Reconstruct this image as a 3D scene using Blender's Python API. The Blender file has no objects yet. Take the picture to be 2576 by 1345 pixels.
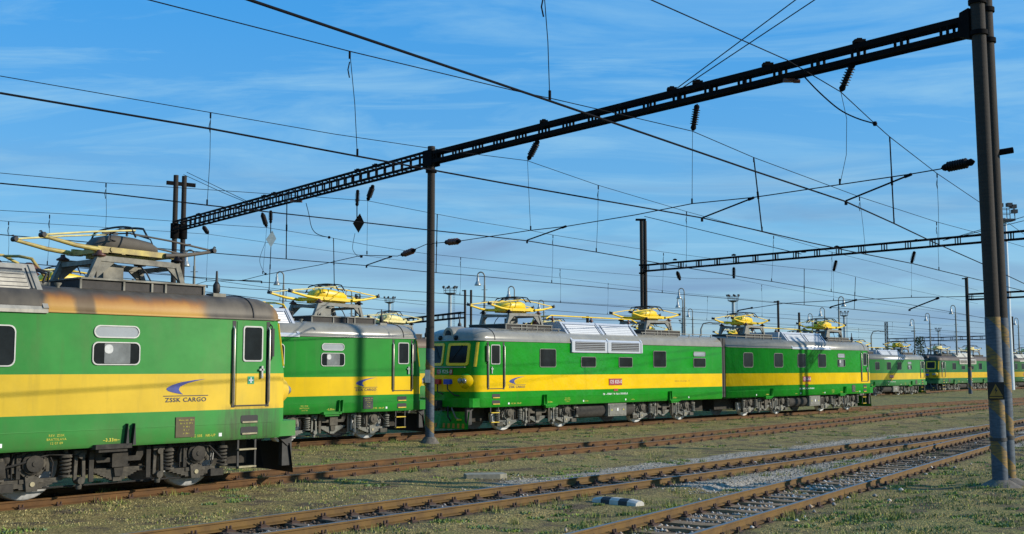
import bpy, bmesh, math, random
import numpy as np
from mathutils import Vector, Matrix
R = math.radians
random.seed(7); rng = np.random.default_rng(7)
scene = bpy.context.scene
COL = scene.collection

# ---------------------------------------------------------------- camera, light, exposure
FPX, HOR, CX, CY, HC = 2862.0, 926.0, 1288.0, 672.5, 2.42
PITCH = math.atan((HOR-CY)/FPX)
cam = bpy.data.cameras.new('camera'); cam.sensor_width = 36; cam.lens = 36*FPX/2576
cam.clip_start = 0.1; cam.clip_end = 8000
camo = bpy.data.objects.new('camera', cam); COL.objects.link(camo)
camo.location = (0, 0, HC); camo.rotation_euler = (R(90)+PITCH, 0, 0)
scene.camera = camo
scene.view_settings.view_transform = 'Standard'; scene.view_settings.look = 'None'
scene.view_settings.exposure = 0.0; scene.view_settings.gamma = 1
SUN_EL = R(21.5); SAZ = Vector((0.99, -0.12, 0)).normalized()
SUND = Vector((SAZ.x*math.cos(SUN_EL), SAZ.y*math.cos(SUN_EL), math.sin(SUN_EL)))
sl = bpy.data.lights.new('sun', 'SUN'); sl.energy = 5.0; sl.angle = R(0.5); sl.color = (1, .93, .80)
so = bpy.data.objects.new('sun', sl); COL.objects.link(so)
so.rotation_euler = SUND.to_track_quat('Z', 'Y').to_euler()

def build_world():
    w = bpy.data.worlds.new('World'); scene.world = w; w.use_nodes = True
    nt = w.node_tree; nt.nodes.clear(); N = nt.nodes.new; L = nt.links.new
    out = N('ShaderNodeOutputWorld'); bg = N('ShaderNodeBackground'); bg.inputs['Strength'].default_value = 0.125
    sky = N('ShaderNodeTexSky'); sky.sky_type = 'NISHITA'; sky.sun_disc = False
    sky.sun_elevation = SUN_EL; sky.sun_rotation = math.atan2(SAZ.x, SAZ.y)
    sky.altitude = 150; sky.air_density = 1.0; sky.dust_density = 0.3; sky.ozone_density = 3.0
    hs = N('ShaderNodeHueSaturation'); hs.inputs['Saturation'].default_value = 1.42; hs.inputs['Value'].default_value = 1.4; hs.inputs['Hue'].default_value = .506
    L(sky.outputs[0], hs.inputs['Color'])
    tc = N('ShaderNodeTexCoord'); sep = N('ShaderNodeSeparateXYZ'); L(tc.outputs['Generated'], sep.inputs[0])
    # project the view direction on a cloud layer
    mx = N('ShaderNodeMath'); mx.operation = 'MAXIMUM'; mx.inputs[1].default_value = 0.03; L(sep.outputs['Z'], mx.inputs[0])
    ad = N('ShaderNodeMath'); ad.operation = 'ADD'; ad.inputs[1].default_value = 0.08; L(mx.outputs[0], ad.inputs[0])
    dv = N('ShaderNodeVectorMath'); dv.operation = 'DIVIDE'; L(tc.outputs['Generated'], dv.inputs[0])
    cb = N('ShaderNodeCombineXYZ')
    for i in range(3): L(ad.outputs[0], cb.inputs[i])
    L(cb.outputs[0], dv.inputs[1])
    def layer(scale, rot, sx, sy, lo, hi, seed, detail=7, dist=1.2):
        mp = N('ShaderNodeMapping'); mp.inputs['Scale'].default_value = (sx, sy, 0.0)
        mp.inputs['Rotation'].default_value = (0, 0, rot); mp.inputs['Location'].default_value = (seed, seed*1.7, 0)
        L(dv.outputs[0], mp.inputs[0])
        nz = N('ShaderNodeTexNoise'); nz.inputs['Scale'].default_value = scale; nz.inputs['Detail'].default_value = detail
        nz.inputs['Roughness'].default_value = .62; nz.inputs['Distortion'].default_value = dist
        L(mp.outputs[0], nz.inputs['Vector'])
        mr = N('ShaderNodeMapRange'); mr.inputs['From Min'].default_value = lo; mr.inputs['From Max'].default_value = hi
        L(nz.outputs['Fac'], mr.inputs['Value']); return mr.outputs[0]
    a = layer(1.0, R(25), .7, 1.7, .47, .74, 3.1)
    b = layer(1.6, R(-62), .55, 1.7, .52, .78, 9.3)
    mxx = N('ShaderNodeMath'); mxx.operation = 'MAXIMUM'; L(a, mxx.inputs[0]); L(b, mxx.inputs[1])
    mu = N('ShaderNodeMath'); mu.operation = 'MULTIPLY'; mu.inputs[1].default_value = .75; L(mxx.outputs[0], mu.inputs[0])
    m1 = N('ShaderNodeMix'); m1.data_type = 'RGBA'; L(mu.outputs[0], m1.inputs['Factor'])
    L(hs.outputs[0], m1.inputs['A']); m1.inputs['B'].default_value = (2.6, 4.9, 6.8, 1)
    # clear-air blue ramp by elevation, keeps the horizon from going white
    er = N('ShaderNodeValToRGB'); L(sep.outputs['Z'], er.inputs[0]); el = er.color_ramp.elements
    el[0].position = 0.0; el[0].color = (2.2, 3.7, 5.1, 1); el[1].position = .6; el[1].color = (.28, 2.4, 6.6, 1)
    for ps, c in ((.12, (1.35, 3.6, 6.0, 1)), (.30, (.66, 3.2, 7.0, 1))): e_ = el.new(ps); e_.color = c
    m0 = N('ShaderNodeMix'); m0.data_type = 'RGBA'; m0.inputs['Factor'].default_value = .68; L(hs.outputs[0], m0.inputs['A']); L(er.outputs[0], m0.inputs['B'])
    L(m0.outputs['Result'], m1.inputs['A'])
    # low grey-mauve bands near the horizon
    mp = N('ShaderNodeMapping'); mp.inputs['Scale'].default_value = (3.0, 3.0, 22.0); L(tc.outputs['Generated'], mp.inputs[0])
    nz = N('ShaderNodeTexNoise'); nz.inputs['Scale'].default_value = 1.3; nz.inputs['Detail'].default_value = 6; nz.inputs['Distortion'].default_value = .6
    L(mp.outputs[0], nz.inputs['Vector'])
    mr = N('ShaderNodeMapRange'); mr.inputs['From Min'].default_value = .42; mr.inputs['From Max'].default_value = .66; L(nz.outputs['Fac'], mr.inputs['Value'])
    e1 = N('ShaderNodeMapRange'); e1.inputs['From Min'].default_value = .19; e1.inputs['From Max'].default_value = .10; L(sep.outputs['Z'], e1.inputs['Value'])
    mm = N('ShaderNodeMath'); mm.operation = 'MULTIPLY'; L(mr.outputs[0], mm.inputs[0]); L(e1.outputs[0], mm.inputs[1])
    mm2 = N('ShaderNodeMath'); mm2.operation = 'MULTIPLY'; mm2.inputs[1].default_value = .85; L(mm.outputs[0], mm2.inputs[0])
    m2 = N('ShaderNodeMix'); m2.data_type = 'RGBA'; L(mm2.outputs[0], m2.inputs['Factor'])
    L(m1.outputs['Result'], m2.inputs['A']); m2.inputs['B'].default_value = (1.7, 2.9, 4.6, 1)
    L(m2.outputs['Result'], bg.inputs['Color']); L(bg.outputs[0], out.inputs[0])
build_world()

# ---------------------------------------------------------------- pixel -> place helpers (2576 x 1345 photo grid)
def ray(x, y):
    u = (x-CX)/FPX; v = -(y-CY)/FPX
    return Vector((u, math.cos(PITCH)-v*math.sin(PITCH), math.sin(PITCH)+v*math.cos(PITCH)))
def G(x, y, z=0.0):
    d = ray(x, y); t = (z-HC)/d.z
    return Vector((d.x*t, d.y*t, z))
def atY(x, y, Y):
    d = ray(x, y); t = Y/d.y
    return Vector((d.x*t, Y, HC+d.z*t))
def online(x, y, p, dr):
    d = ray(x, y)
    t = (p[0]*dr[1]-p[1]*dr[0])/(d.x*dr[1]-d.y*dr[0])
    q = Vector((d.x*t, d.y*t, HC+d.z*t))
    return (q.x-p[0])*dr[0]+(q.y-p[1])*dr[1], q

# ---------------------------------------------------------------- materials
MATS = {}
def mat(name, col, rough=.6, metal=0.0, var=.18, scale=6.0, col2=None, bump=0.0, bscale=40.0, spec=.5, streak=None, coat=0):
    if name in MATS: return MATS[name]
    m = bpy.data.materials.new(name); m.use_nodes = True; nt = m.node_tree
    b = nt.nodes['Principled BSDF']; N = nt.nodes.new; L = nt.links.new
    b.inputs['Roughness'].default_value = rough; b.inputs['Metallic'].default_value = metal
    b.inputs['Specular IOR Level'].default_value = spec; b.inputs['Coat Weight'].default_value = coat
    tc = N('ShaderNodeTexCoord'); nz = N('ShaderNodeTexNoise')
    nz.inputs['Scale'].default_value = scale; nz.inputs['Detail'].default_value = 6; nz.inputs['Roughness'].default_value = .65
    if streak:
        mp = N('ShaderNodeMapping'); mp.inputs['Scale'].default_value = streak
        L(tc.outputs['Object'], mp.inputs[0]); L(mp.outputs[0], nz.inputs['Vector'])
    else: L(tc.outputs['Object'], nz.inputs['Vector'])
    rp = N('ShaderNodeValToRGB'); rp.color_ramp.elements[0].position = .35; rp.color_ramp.elements[1].position = .68
    c2 = col2 or tuple(c*(1+var) for c in col)
    rp.color_ramp.elements[0].color = tuple(c*(1-var) for c in col)+(1,) if not col2 else tuple(col)+(1,)
    rp.color_ramp.elements[1].color = tuple(c2)+(1,)
    L(nz.outputs['Fac'], rp.inputs[0]); L(rp.outputs[0], b.inputs['Base Color'])
    if bump:
        n2 = N('ShaderNodeTexNoise'); n2.inputs['Scale'].default_value = bscale; n2.inputs['Detail'].default_value = 4
        L(mp.outputs[0] if streak else tc.outputs['Object'], n2.inputs['Vector'])
        bp = N('ShaderNodeBump'); bp.inputs['Strength'].default_value = bump; bp.inputs['Distance'].default_value = .02
        L(n2.outputs['Fac'], bp.inputs['Height']); L(bp.outputs[0], b.inputs['Normal'])
    MATS[name] = m; return m

def paint(name, green, yellow, z0, z1, dirt=.25, rough=.32, wave=.04, dust=(.16, .15, .10), grime=False):
    """livery: green side with a yellow band between z0 and z1, grime towards the skirt"""
    m = bpy.data.materials.new(name); m.use_nodes = True; nt = m.node_tree
    b = nt.nodes['Principled BSDF']; N = nt.nodes.new; L = nt.links.new
    tc = N('ShaderNodeTexCoord'); sp = N('ShaderNodeSeparateXYZ'); L(tc.outputs['Object'], sp.inputs[0])
    def step(th):
        n = N('ShaderNodeMath'); n.operation = 'GREATER_THAN'; n.inputs[1].default_value = th; L(sp.outputs['Z'], n.inputs[0]); return n.outputs[0]
    s = N('ShaderNodeMath'); s.operation = 'SUBTRACT'; L(step(z0), s.inputs[0]); L(step(z1), s.inputs[1])
    def noise(sc, vec=(1, 1, 1), det=6):
        mp = N('ShaderNodeMapping'); mp.inputs['Scale'].default_value = vec; L(tc.outputs['Object'], mp.inputs[0])
        n = N('ShaderNodeTexNoise'); n.inputs['Scale'].default_value = sc; n.inputs['Detail'].default_value = det; n.inputs['Roughness'].default_value = .62
        L(mp.outputs[0], n.inputs['Vector']); return n.outputs['Fac']
    def mix(f, a, bb):
        n = N('ShaderNodeMix'); n.data_type = 'RGBA'
        if isinstance(f, (int, float)): n.inputs['Factor'].default_value = f
        else: L(f, n.inputs['Factor'])
        for k, v in (('A', a), ('B', bb)):
            if isinstance(v, tuple): n.inputs[k].default_value = v+(1,)
            else: L(v, n.inputs[k])
        return n.outputs['Result']
    def rng_(v, a, bb, c=0, d=1):
        n = N('ShaderNodeMapRange'); n.inputs['From Min'].default_value = a; n.inputs['From Max'].default_value = bb
        n.inputs['To Min'].default_value = c; n.inputs['To Max'].default_value = d; L(v, n.inputs['Value']); return n.outputs[0]
    g = mix(rng_(noise(.9), .35, .65), tuple(c*.88 for c in green), tuple(c*1.10 for c in green))
    y = mix(rng_(noise(1.1), .35, .65), tuple(c*.90 for c in yellow), tuple(c*1.05 for c in yellow))
    c = mix(s.outputs[0], g, y)
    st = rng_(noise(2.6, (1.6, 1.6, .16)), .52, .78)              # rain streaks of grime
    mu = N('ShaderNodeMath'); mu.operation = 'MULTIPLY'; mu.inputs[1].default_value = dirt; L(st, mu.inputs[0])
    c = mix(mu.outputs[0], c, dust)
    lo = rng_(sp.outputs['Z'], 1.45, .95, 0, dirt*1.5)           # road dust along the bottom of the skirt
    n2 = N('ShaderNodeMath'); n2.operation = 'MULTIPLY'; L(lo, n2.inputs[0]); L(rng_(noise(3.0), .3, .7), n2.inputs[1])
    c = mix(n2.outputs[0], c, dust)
    if grime:                                                    # soot and oil run down below the cab door
        gx = N('ShaderNodeMath'); gx.operation = 'MULTIPLY'; L(rng_(sp.outputs['X'], -1.75, -1.35), gx.inputs[0]); L(rng_(sp.outputs['X'], -.05, -.45), gx.inputs[1])
        gz = N('ShaderNodeMath'); gz.operation = 'MULTIPLY'; L(gx.outputs[0], gz.inputs[0]); L(rng_(sp.outputs['Z'], 1.68, 1.50), gz.inputs[1])
        gn = N('ShaderNodeMath'); gn.operation = 'MULTIPLY'; L(gz.outputs[0], gn.inputs[0]); L(rng_(noise(9, (1, 1, .12)), .35, .62, .15, .75), gn.inputs[1])
        c = mix(gn.outputs[0], c, (.055, .05, .04))
        c = mix(rng_(noise(.55, (1, 1, .6), 8), .5, .75, 0, .28), c, (.20, .23, .10))   # sun-bleached patches
    L(c, b.inputs['Base Color']); b.inputs['Roughness'].default_value = rough
    b.inputs['Specular IOR Level'].default_value = .2
    bp = N('ShaderNodeBump'); bp.inputs['Strength'].default_value = wave; bp.inputs['Distance'].default_value = .1
    L(noise(2.2, (1, 1, 1), 2), bp.inputs['Height']); L(bp.outputs[0], b.inputs['Normal'])
    MATS[name] = m; return m

M_green_clean = paint('livery_bright', (.009, .225, .012), (.74, .47, .0015), 1.52, 2.14, .09, .24, .22)
M_green_faded = paint('livery_faded', (.042, .245, .046), (.68, .45, .035), 1.56, 2.30, .26, .5, .05, (.12, .115, .05), True)
M_green_b = paint('livery_even', (.010, .21, .017), (.72, .46, .003), 1.50, 2.12, .14, .36, .02)
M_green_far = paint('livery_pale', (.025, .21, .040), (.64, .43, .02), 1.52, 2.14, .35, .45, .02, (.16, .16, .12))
M_green_dull = paint('livery_dull', (.016, .125, .030), (.55, .35, .010), 1.52, 2.14, .3, .5, .02)
M_roof_grey = mat('roof_grey', (.245, .23, .185), .26, .0, .12, 2.5, bump=.05)
M_roof_dark = mat('roof_soot', (.055, .05, .042), .7, .0, .25, 1.5)
M_roof_brown = mat('roof_brown', (.14, .09, .05), .6, .0, .3, 1.2)
M_black = mat('black_rubber', (.008, .008, .008), .6)
M_darkgrey = mat('dark_steel', (.035, .033, .03), .6, .2, .3)
M_box_dark = mat('resistor_dark', (.035, .03, .026), .75, 0, .3)
M_box_frame = mat('frame_olive_grey', (.19, .185, .155), .6, 0, .2)
M_box_framedirty = mat('frame_sooty', (.19, .175, .135), .7, 0, .45, 3)
M_bogie = mat('bogie_dust', (.085, .075, .056), .85, 0, .35, 7)
M_bogie_dark = mat('bogie_grime', (.038, .033, .026), .9, 0, .4, 7)
M_bogie_mid = mat('bogie_dusty_brown', (.070, .061, .046), .9, 0, .45, 7)
M_bogie_grey = mat('bogie_grey', (.175, .17, .14), .8, 0, .25, 7)
M_under = mat('underfloor', (.02, .018, .016), .9)
M_tyre = mat('white_tyre', (.62, .62, .60), .5, 0, .12)
M_tyre_dull = mat('dull_tyre', (.36, .36, .35), .45, .2, .3)
M_yel = mat('pantograph_yellow', (.78, .52, .006), .4, 0, .12)
M_yel_old = mat('pantograph_faded_yellow', (.52, .40, .085), .55, 0, .2, 3, col2=(.22, .16, .06))
M_yel_pale = mat('pantograph_pale_yellow', (.66, .56, .22), .5, 0, .15)
M_drum_grey = mat('drum_soot', (.075, .062, .045), .7, 0, .3, 2)
M_white_lv = mat('louvre_white', (.43, .455, .48), .4, 0, .06)
M_grey_lv = mat('louvre_dirty', (.34, .31, .25), .55, .1, .35, 2, streak=(1, 1, .3))
M_glass = mat('window_glass', (.012, .016, .018), .12, 0, .4, 1.5, spec=.12)
M_interior_pale = mat('interior_pale', (.17, .18, .175), .25, 0, .35, 1.6, spec=.3)  # pale tone painted for the bright interior behind the glass
M_interior_white = mat('interior_white', (.48, .48, .45), .4)  # white of the painted interior patch on the opaque panes
M_vent = mat('frosted_pane', (.30, .32, .33), .25, 0, .08, 2)
M_rim = mat('aluminium_rim', (.36, .36, .34), .4, .4, .1)
M_rimdark = mat('rubber_rim', (.17, .165, .14), .5, .1, .2)
M_metal = mat('handrail_steel', (.45, .42, .34), .35, .6, .2)
M_red = mat('plate_red', (.30, .02, .018), .5)
M_bluebox = mat('socket_blue', (.01, .06, .45), .5)
M_redbox = mat('socket_red', (.42, .01, .01), .5)
M_logo = mat('logo_blue', (.022, .04, .22), .5)
M_txt_white = mat('lettering_white', (.75, .75, .72), .6)
M_txt_yel = mat('lettering_yellow', (.55, .50, .04), .6)
M_txt_dark = mat('lettering_dark', (.03, .03, .05), .6)
M_plate_dk = mat('plate_dark', (.02, .022, .02), .6)
M_plate_br = mat('plate_brown', (.085, .065, .028), .7, 0, .25, 4)
M_signgreen = mat('first_aid_green', (.0, .26, .12), .5)
M_lens = mat('lamp_lens', (.26, .26, .25), .08, .3, .1)
M_step = mat('step_yellow', (.62, .43, .02), .5)
M_step_old = mat('step_worn', (.33, .28, .16), .6, 0, .3)
M_orange = mat('plough_orange', (.42, .17, .012), .6)
M_insul = mat('insulator_brown', (.010, .006, .005), .5, 0, .3, spec=.2)
M_insul_rust = mat('insulator_rusty', (.10, .035, .02), .45, 0, .4)
M_post = mat('mast_brown', (.024, .017, .011), .85, 0, .25, 3, bump=.3, bscale=25, streak=(1, 1, 9))
M_steel_blk = mat('gantry_steel', (.006, .005, .005), .9, 0, .3, spec=.1)
M_wire = mat('overhead_wire', (.005, .005, .007), .8, spec=.1)
M_dia_black = mat('diamond_black', (.004, .004, .004), .95, spec=.05)
M_dia_reflect = mat('diamond_reflection', (.22, .29, .31), .6)  # black board with a window reflection painted into its colour
M_conc = mat('concrete', (.24, .22, .16), .9, 0, .2, 8, bump=.3)
M_stone_dk = mat('footing_stone', (.13, .11, .085), .95, 0, .35, 8, bump=.5)
M_lamp_grey = mat('lamp_aluminium', (.42, .42, .38), .4, .5, .12)
M_lamp_post = mat('lamp_post_grey', (.20, .20, .17), .7, 0, .2)
M_tower = mat('tower_grey', (.30, .36, .38), .6, .1, .2)
M_tower_dk = mat('tower_dark', (.05, .05, .05), .7)
M_bluemast = mat('mast_palegrey', (.45, .52, .56), .5, .1, .1)
M_paintwhite = mat('marker_white', (.46, .44, .38), .8, 0, .12, 9)
M_paintblack = mat('marker_black', (.035, .037, .04), .8, 0, .2, 9)
M_rust = mat('rail_rust', (.085, .042, .006), .75, 0, .0, 2.5, col2=(.155, .082, .010))
M_rust2 = mat('rail_rust_red', (.075, .034, .008), .85, 0, 0, 3, col2=(.135, .060, .012))
M_railtop = mat('rail_head', (.22, .21, .19), .45, .6, .15)
M_railtop_r = mat('rail_head_rusty', (.26, .135, .05), .5, .2, .2)
M_wood = mat('sleeper_wood', (.075, .05, .032), .9, 0, 0, 3, col2=(.17, .115, .07), bump=.3, bscale=20)
M_wood_lt = mat('sleeper_wood_pale', (.17, .105, .05), .9, 0, 0, 3, col2=(.28, .18, .09), bump=.3, bscale=20)
M_clip = mat('rail_chair', (.06, .03, .018), .85, 0, .3)
M_leaf = mat('leaf', (.030, .055, .015), .8, 0, .5, 1)
M_leaf2 = mat('leaf_light', (.07, .10, .025), .8, 0, .4, 1)
M_bark = mat('bark', (.05, .04, .03), .9)
M_cab_seat = mat('cab_yellow', (.5, .34, .01), .5)
M_warn = mat('warning_yellow', (.34, .16, .012), .6)

def stripes_mat():
    m = bpy.data.materials.new('mast_hazard_paint'); m.use_nodes = True; nt = m.node_tree
    b = nt.nodes['Principled BSDF']; N = nt.nodes.new; L = nt.links.new
    b.inputs['Roughness'].default_value = .7
    tc = N('ShaderNodeTexCoord'); mp = N('ShaderNodeVectorMath'); mp.operation = 'DOT_PRODUCT'
    mp.inputs[1].default_value = (1.0, -.2, .9); L(tc.outputs['Object'], mp.inputs[0])
    mu = N('ShaderNodeMath'); mu.operation = 'MULTIPLY'; mu.inputs[1].default_value = 1.15; L(mp.outputs['Value'], mu.inputs[0])
    fr = N('ShaderNodeMath'); fr.operation = 'FRACT'; L(mu.outputs[0], fr.inputs[0])
    gt = N('ShaderNodeMath'); gt.operation = 'GREATER_THAN'; gt.inputs[1].default_value = .62; L(fr.outputs[0], gt.inputs[0])
    nz = N('ShaderNodeTexNoise'); nz.inputs['Scale'].default_value = 7; nz.inputs['Detail'].default_value = 7
    mp2 = N('ShaderNodeMapping'); mp2.inputs['Scale'].default_value = (1, 1, 4); L(tc.outputs['Object'], mp2.inputs[0]); L(mp2.outputs[0], nz.inputs['Vector'])
    ra = N('ShaderNodeValToRGB'); ra.color_ramp.elements[0].position = .3; ra.color_ramp.elements[1].position = .7
    ra.color_ramp.elements[0].color = (.030, .044, .060, 1); ra.color_ramp.elements[1].color = (.075, .10, .125, 1); L(nz.outputs['Fac'], ra.inputs[0])
    rb = N('ShaderNodeValToRGB'); rb.color_ramp.elements[0].position = .35; rb.color_ramp.elements[1].position = .62
    rb.color_ramp.elements[0].color = (.075, .06, .035, 1); rb.color_ramp.elements[1].color = (.25, .14, .02, 1); L(nz.outputs['Fac'], rb.inputs[0])
    mx = N('ShaderNodeMix'); mx.data_type = 'RGBA'; L(gt.outputs[0], mx.inputs['Factor']); L(ra.outputs[0], mx.inputs['A']); L(rb.outputs[0], mx.inputs['B'])
    L(mx.outputs['Result'], b.inputs['Base Color']); return m
M_hazard = stripes_mat()

def roof_rust_mat():
    """sooty roof with long ochre rust stains on the shoulder between two roof seams"""
    m = bpy.data.materials.new('roof_rust_stained'); m.use_nodes = True; nt = m.node_tree
    b = nt.nodes['Principled BSDF']; N = nt.nodes.new; L = nt.links.new
    b.inputs['Roughness'].default_value = .6
    tc = N('ShaderNodeTexCoord'); sp = N('ShaderNodeSeparateXYZ'); L(tc.outputs['Object'], sp.inputs[0])
    def mr(v, a, bb, c=0, d=1):
        n = N('ShaderNodeMapRange'); n.interpolation_type = 'SMOOTHSTEP'
        n.inputs['From Min'].default_value = a; n.inputs['From Max'].default_value = bb
        n.inputs['To Min'].default_value = c; n.inputs['To Max'].default_value = d; L(v, n.inputs['Value']); return n.outputs[0]
    def op(o, a, bb):
        n = N('ShaderNodeMath'); n.operation = o
        for i, v in enumerate((a, bb)):
            if isinstance(v, (int, float)): n.inputs[i].default_value = v
            else: L(v, n.inputs[i])
        return n.outputs[0]
    nz = N('ShaderNodeTexNoise'); nz.inputs['Scale'].default_value = 3; nz.inputs['Detail'].default_value = 7
    mp = N('ShaderNodeMapping'); mp.inputs['Scale'].default_value = (1.2, 1, .25); L(tc.outputs['Object'], mp.inputs[0]); L(mp.outputs[0], nz.inputs['Vector'])
    X = op('ADD', sp.outputs['X'], op('MULTIPLY', op('SUBTRACT', nz.outputs['Fac'], .5), .5))
    Z = op('ADD', sp.outputs['Z'], op('MULTIPLY', op('SUBTRACT', nz.outputs['Fac'], .5), .22))
    a = op('MULTIPLY', mr(X, -5.4, -5.2), mr(X, -1.75, -2.2))
    gap = op('MULTIPLY', mr(X, -4.82, -4.68), mr(X, -4.25, -4.45)); a = op('MULTIPLY', a, op('SUBTRACT', 1, op('MULTIPLY', gap, .8)))
    front = op('MULTIPLY', mr(X, -.42, -.15), .6); a = op('MAXIMUM', a, front)
    f = op('MULTIPLY', a, mr(Z, 3.86, 3.66))
    cr = N('ShaderNodeValToRGB'); L(mr(Z, 3.45, 3.85), cr.inputs[0])
    cr.color_ramp.elements[0].color = (.50, .27, .05, 1); cr.color_ramp.elements[1].color = (.30, .095, .010, 1)
    base = N('ShaderNodeValToRGB'); base.color_ramp.elements[0].color = (.048, .039, .027, 1); base.color_ramp.elements[1].color = (.115, .092, .062, 1)
    base.color_ramp.elements[0].position = .3; base.color_ramp.elements[1].position = .7; L(nz.outputs['Fac'], base.inputs[0])
    mx = N('ShaderNodeMix'); mx.data_type = 'RGBA'; L(f, mx.inputs['Factor']); L(base.outputs[0], mx.inputs['A']); L(cr.outputs[0], mx.inputs['B'])
    L(mx.outputs['Result'], b.inputs['Base Color']); return m
M_roof_rust = roof_rust_mat()

# ---------------------------------------------------------------- mesh builder
class MB:
    def __init__(s): s.v = []; s.f = []; s.m = []; s.s = []
    def add(s, vs, fs, mi=0, sm=False):
        o = len(s.v); s.v += [tuple(v) for v in vs]
        for f in fs: s.f.append([i+o for i in f]); s.m.append(mi); s.s.append(sm)
    def box(s, x0, x1, y0, y1, z0, z1, mi=0):
        s.add([(x, y, z) for z in (z0, z1) for y in (y0, y1) for x in (x0, x1)],
              [(0, 2, 3, 1), (4, 5, 7, 6), (0, 1, 5, 4), (2, 6, 7, 3), (0, 4, 6, 2), (1, 3, 7, 5)], mi)
    def bar(s, p, q, w, h=None, mi=0, up=(0, 0, 1)):
        p = Vector(p); q = Vector(q); h = h or w; d = (q-p).normalized(); u = Vector(up)
        if abs(d.dot(u)) > .95: u = Vector((1, 0, 0))
        a = d.cross(u).normalized(); b = a.cross(d)
        vs = [c+a*sx*w/2+b*sz*h/2 for c in (p, q) for sz in (-1, 1) for sx in (-1, 1)]
        s.add(vs, [(0, 1, 3, 2), (4, 6, 7, 5), (0, 4, 5, 1), (2, 3, 7, 6), (0, 2, 6, 4), (1, 5, 7, 3)], mi)
    def tube(s, pts, r, n=8, mi=0, cap=True, sm=True):
        pts = [Vector(p) for p in pts]; k = len(pts); rs = r if isinstance(r, (list, tuple)) else [r]*k
        vs = []; ref = None
        for i, p in enumerate(pts):
            d = (pts[min(i+1, k-1)]-pts[max(i-1, 0)]).normalized()
            if ref is None: ref = Vector((0, 0, 1)) if abs(d.z) < .9 else Vector((1, 0, 0))
            a = d.cross(ref)
            if a.length < 1e-4: a = d.cross(Vector((0, 1, 0)))
            a.normalize(); b = a.cross(d); ref = b
            for j in range(n):
                t = 2*math.pi*j/n; vs.append(p+(a*math.cos(t)+b*math.sin(t))*rs[i])
        fs = [(i*n+j, i*n+(j+1) % n, (i+1)*n+(j+1) % n, (i+1)*n+j) for i in range(k-1) for j in range(n)]
        s.add(vs, fs, mi, sm)
        if cap: s.add([vs[j] for j in range(n)], [list(range(n))], mi); s.add([vs[(k-1)*n+j] for j in range(n)], [list(range(n))], mi)
    def lathe(s, prof, o, ax=(0, 0, 1), n=12, mi=0, sm=True):
        ax = Vector(ax).normalized(); o = Vector(o)
        s.tube_prof([(o+ax*z, r) for r, z in prof], ax, n, mi, sm)
    def tube_prof(s, pr, ax, n, mi, sm):
        u = Vector((0, 0, 1)) if abs(ax.z) < .9 else Vector((1, 0, 0)); a = ax.cross(u).normalized(); b = ax.cross(a); vs = []
        for p, r in pr:
            for j in range(n):
                t = 2*math.pi*j/n; vs.append(p+(a*math.cos(t)+b*math.sin(t))*max(r, .0005))
        k = len(pr)
        s.add(vs, [(i*n+j, i*n+(j+1) % n, (i+1)*n+(j+1) % n, (i+1)*n+j) for i in range(k-1) for j in range(n)], mi, sm)
        s.add(vs[:n], [list(range(n))], mi); s.add(vs[-n:], [list(range(n))], mi)
    def prism(s, poly, f, d0, d1, mi=0):
        n = len(poly); vs = [f(a, b, d0) for a, b in poly]+[f(a, b, d1) for a, b in poly]
        s.add(vs, [list(range(n)), list(range(n, 2*n))]+[(i, (i+1) % n, n+(i+1) % n, n+i) for i in range(n)], mi)
    def ring(s, po, pi, f, d0, d1, mi=0):
        n = len(po); vs = [f(a, b, d) for p, d in ((po, d0), (po, d1), (pi, d1), (pi, d0)) for a, b in p]
        fs = []
        for k in range(4):
            for i in range(n):
                fs.append((k*n+i, k*n+(i+1) % n, ((k+1) % 4)*n+(i+1) % n, ((k+1) % 4)*n+i))
        s.add(vs, fs, mi)
    def loft(s, rings, mi=0, sm=True, closed=True, cap0=False, cap1=False):
        n = len(rings[0]); vs = [v for r in rings for v in r]; k = n if closed else n-1
        s.add(vs, [(i*n+j, i*n+(j+1) % n, (i+1)*n+(j+1) % n, (i+1)*n+j) for i in range(len(rings)-1) for j in range(k)], mi, sm)
        if cap0: s.add(rings[0], [list(range(n))], mi)
        if cap1: s.add(rings[-1], [list(range(n))], mi)
    def mesh(s, name, mats, recalc=True):
        me = bpy.data.meshes.new(name); me.from_pydata([tuple(v) for v in s.v], [], s.f)
        for m in mats: me.materials.append(m)
        me.polygons.foreach_set('material_index', s.m); me.polygons.foreach_set('use_smooth', s.s)
        if recalc:
            bm = bmesh.new(); bm.from_mesh(me); bmesh.ops.recalc_face_normals(bm, faces=bm.faces); bm.to_mesh(me); bm.free()
        me.update(); return me

def link(name, me, parent=None, loc=None, rz=None):
    o = bpy.data.objects.new(name, me); COL.objects.link(o)
    if parent: o.parent = parent
    if loc is not None: o.location = loc
    if rz is not None: o.rotation_euler = (0, 0, rz)
    return o
def obj(name, mb, mats, parent=None, loc=None, rz=None):
    if not isinstance(mats, (list, tuple)): mats = [mats]
    return link(name, mb.mesh(name, mats), parent, loc, rz)
def tag(o, label, cat, group=None, kind=None):
    if label: o['label'] = label
    if cat: o['category'] = cat
    if group: o['group'] = group
    if kind: o['kind'] = kind
    return o
def empty(name, loc, label, cat, group=None, rz=0, sx=1):
    o = bpy.data.objects.new(name, None); COL.objects.link(o); o.location = loc; o.rotation_euler = (0, 0, rz); o.scale = (sx, 1, 1)
    return tag(o, label, cat, group)
CACHE = {}
def part(parent, name, key, fn, mats, loc=None, rot=None):
    """a child mesh; the same key and materials share one mesh"""
    if not isinstance(mats, (list, tuple)): mats = [mats]
    k = (key, tuple(m.name for m in mats))
    if k not in CACHE:
        b = MB(); fn(b); CACHE[k] = b.mesh(name, mats)
    o = link(name, CACHE[k], parent, loc)
    if rot: o.rotation_euler = rot
    return o
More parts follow.
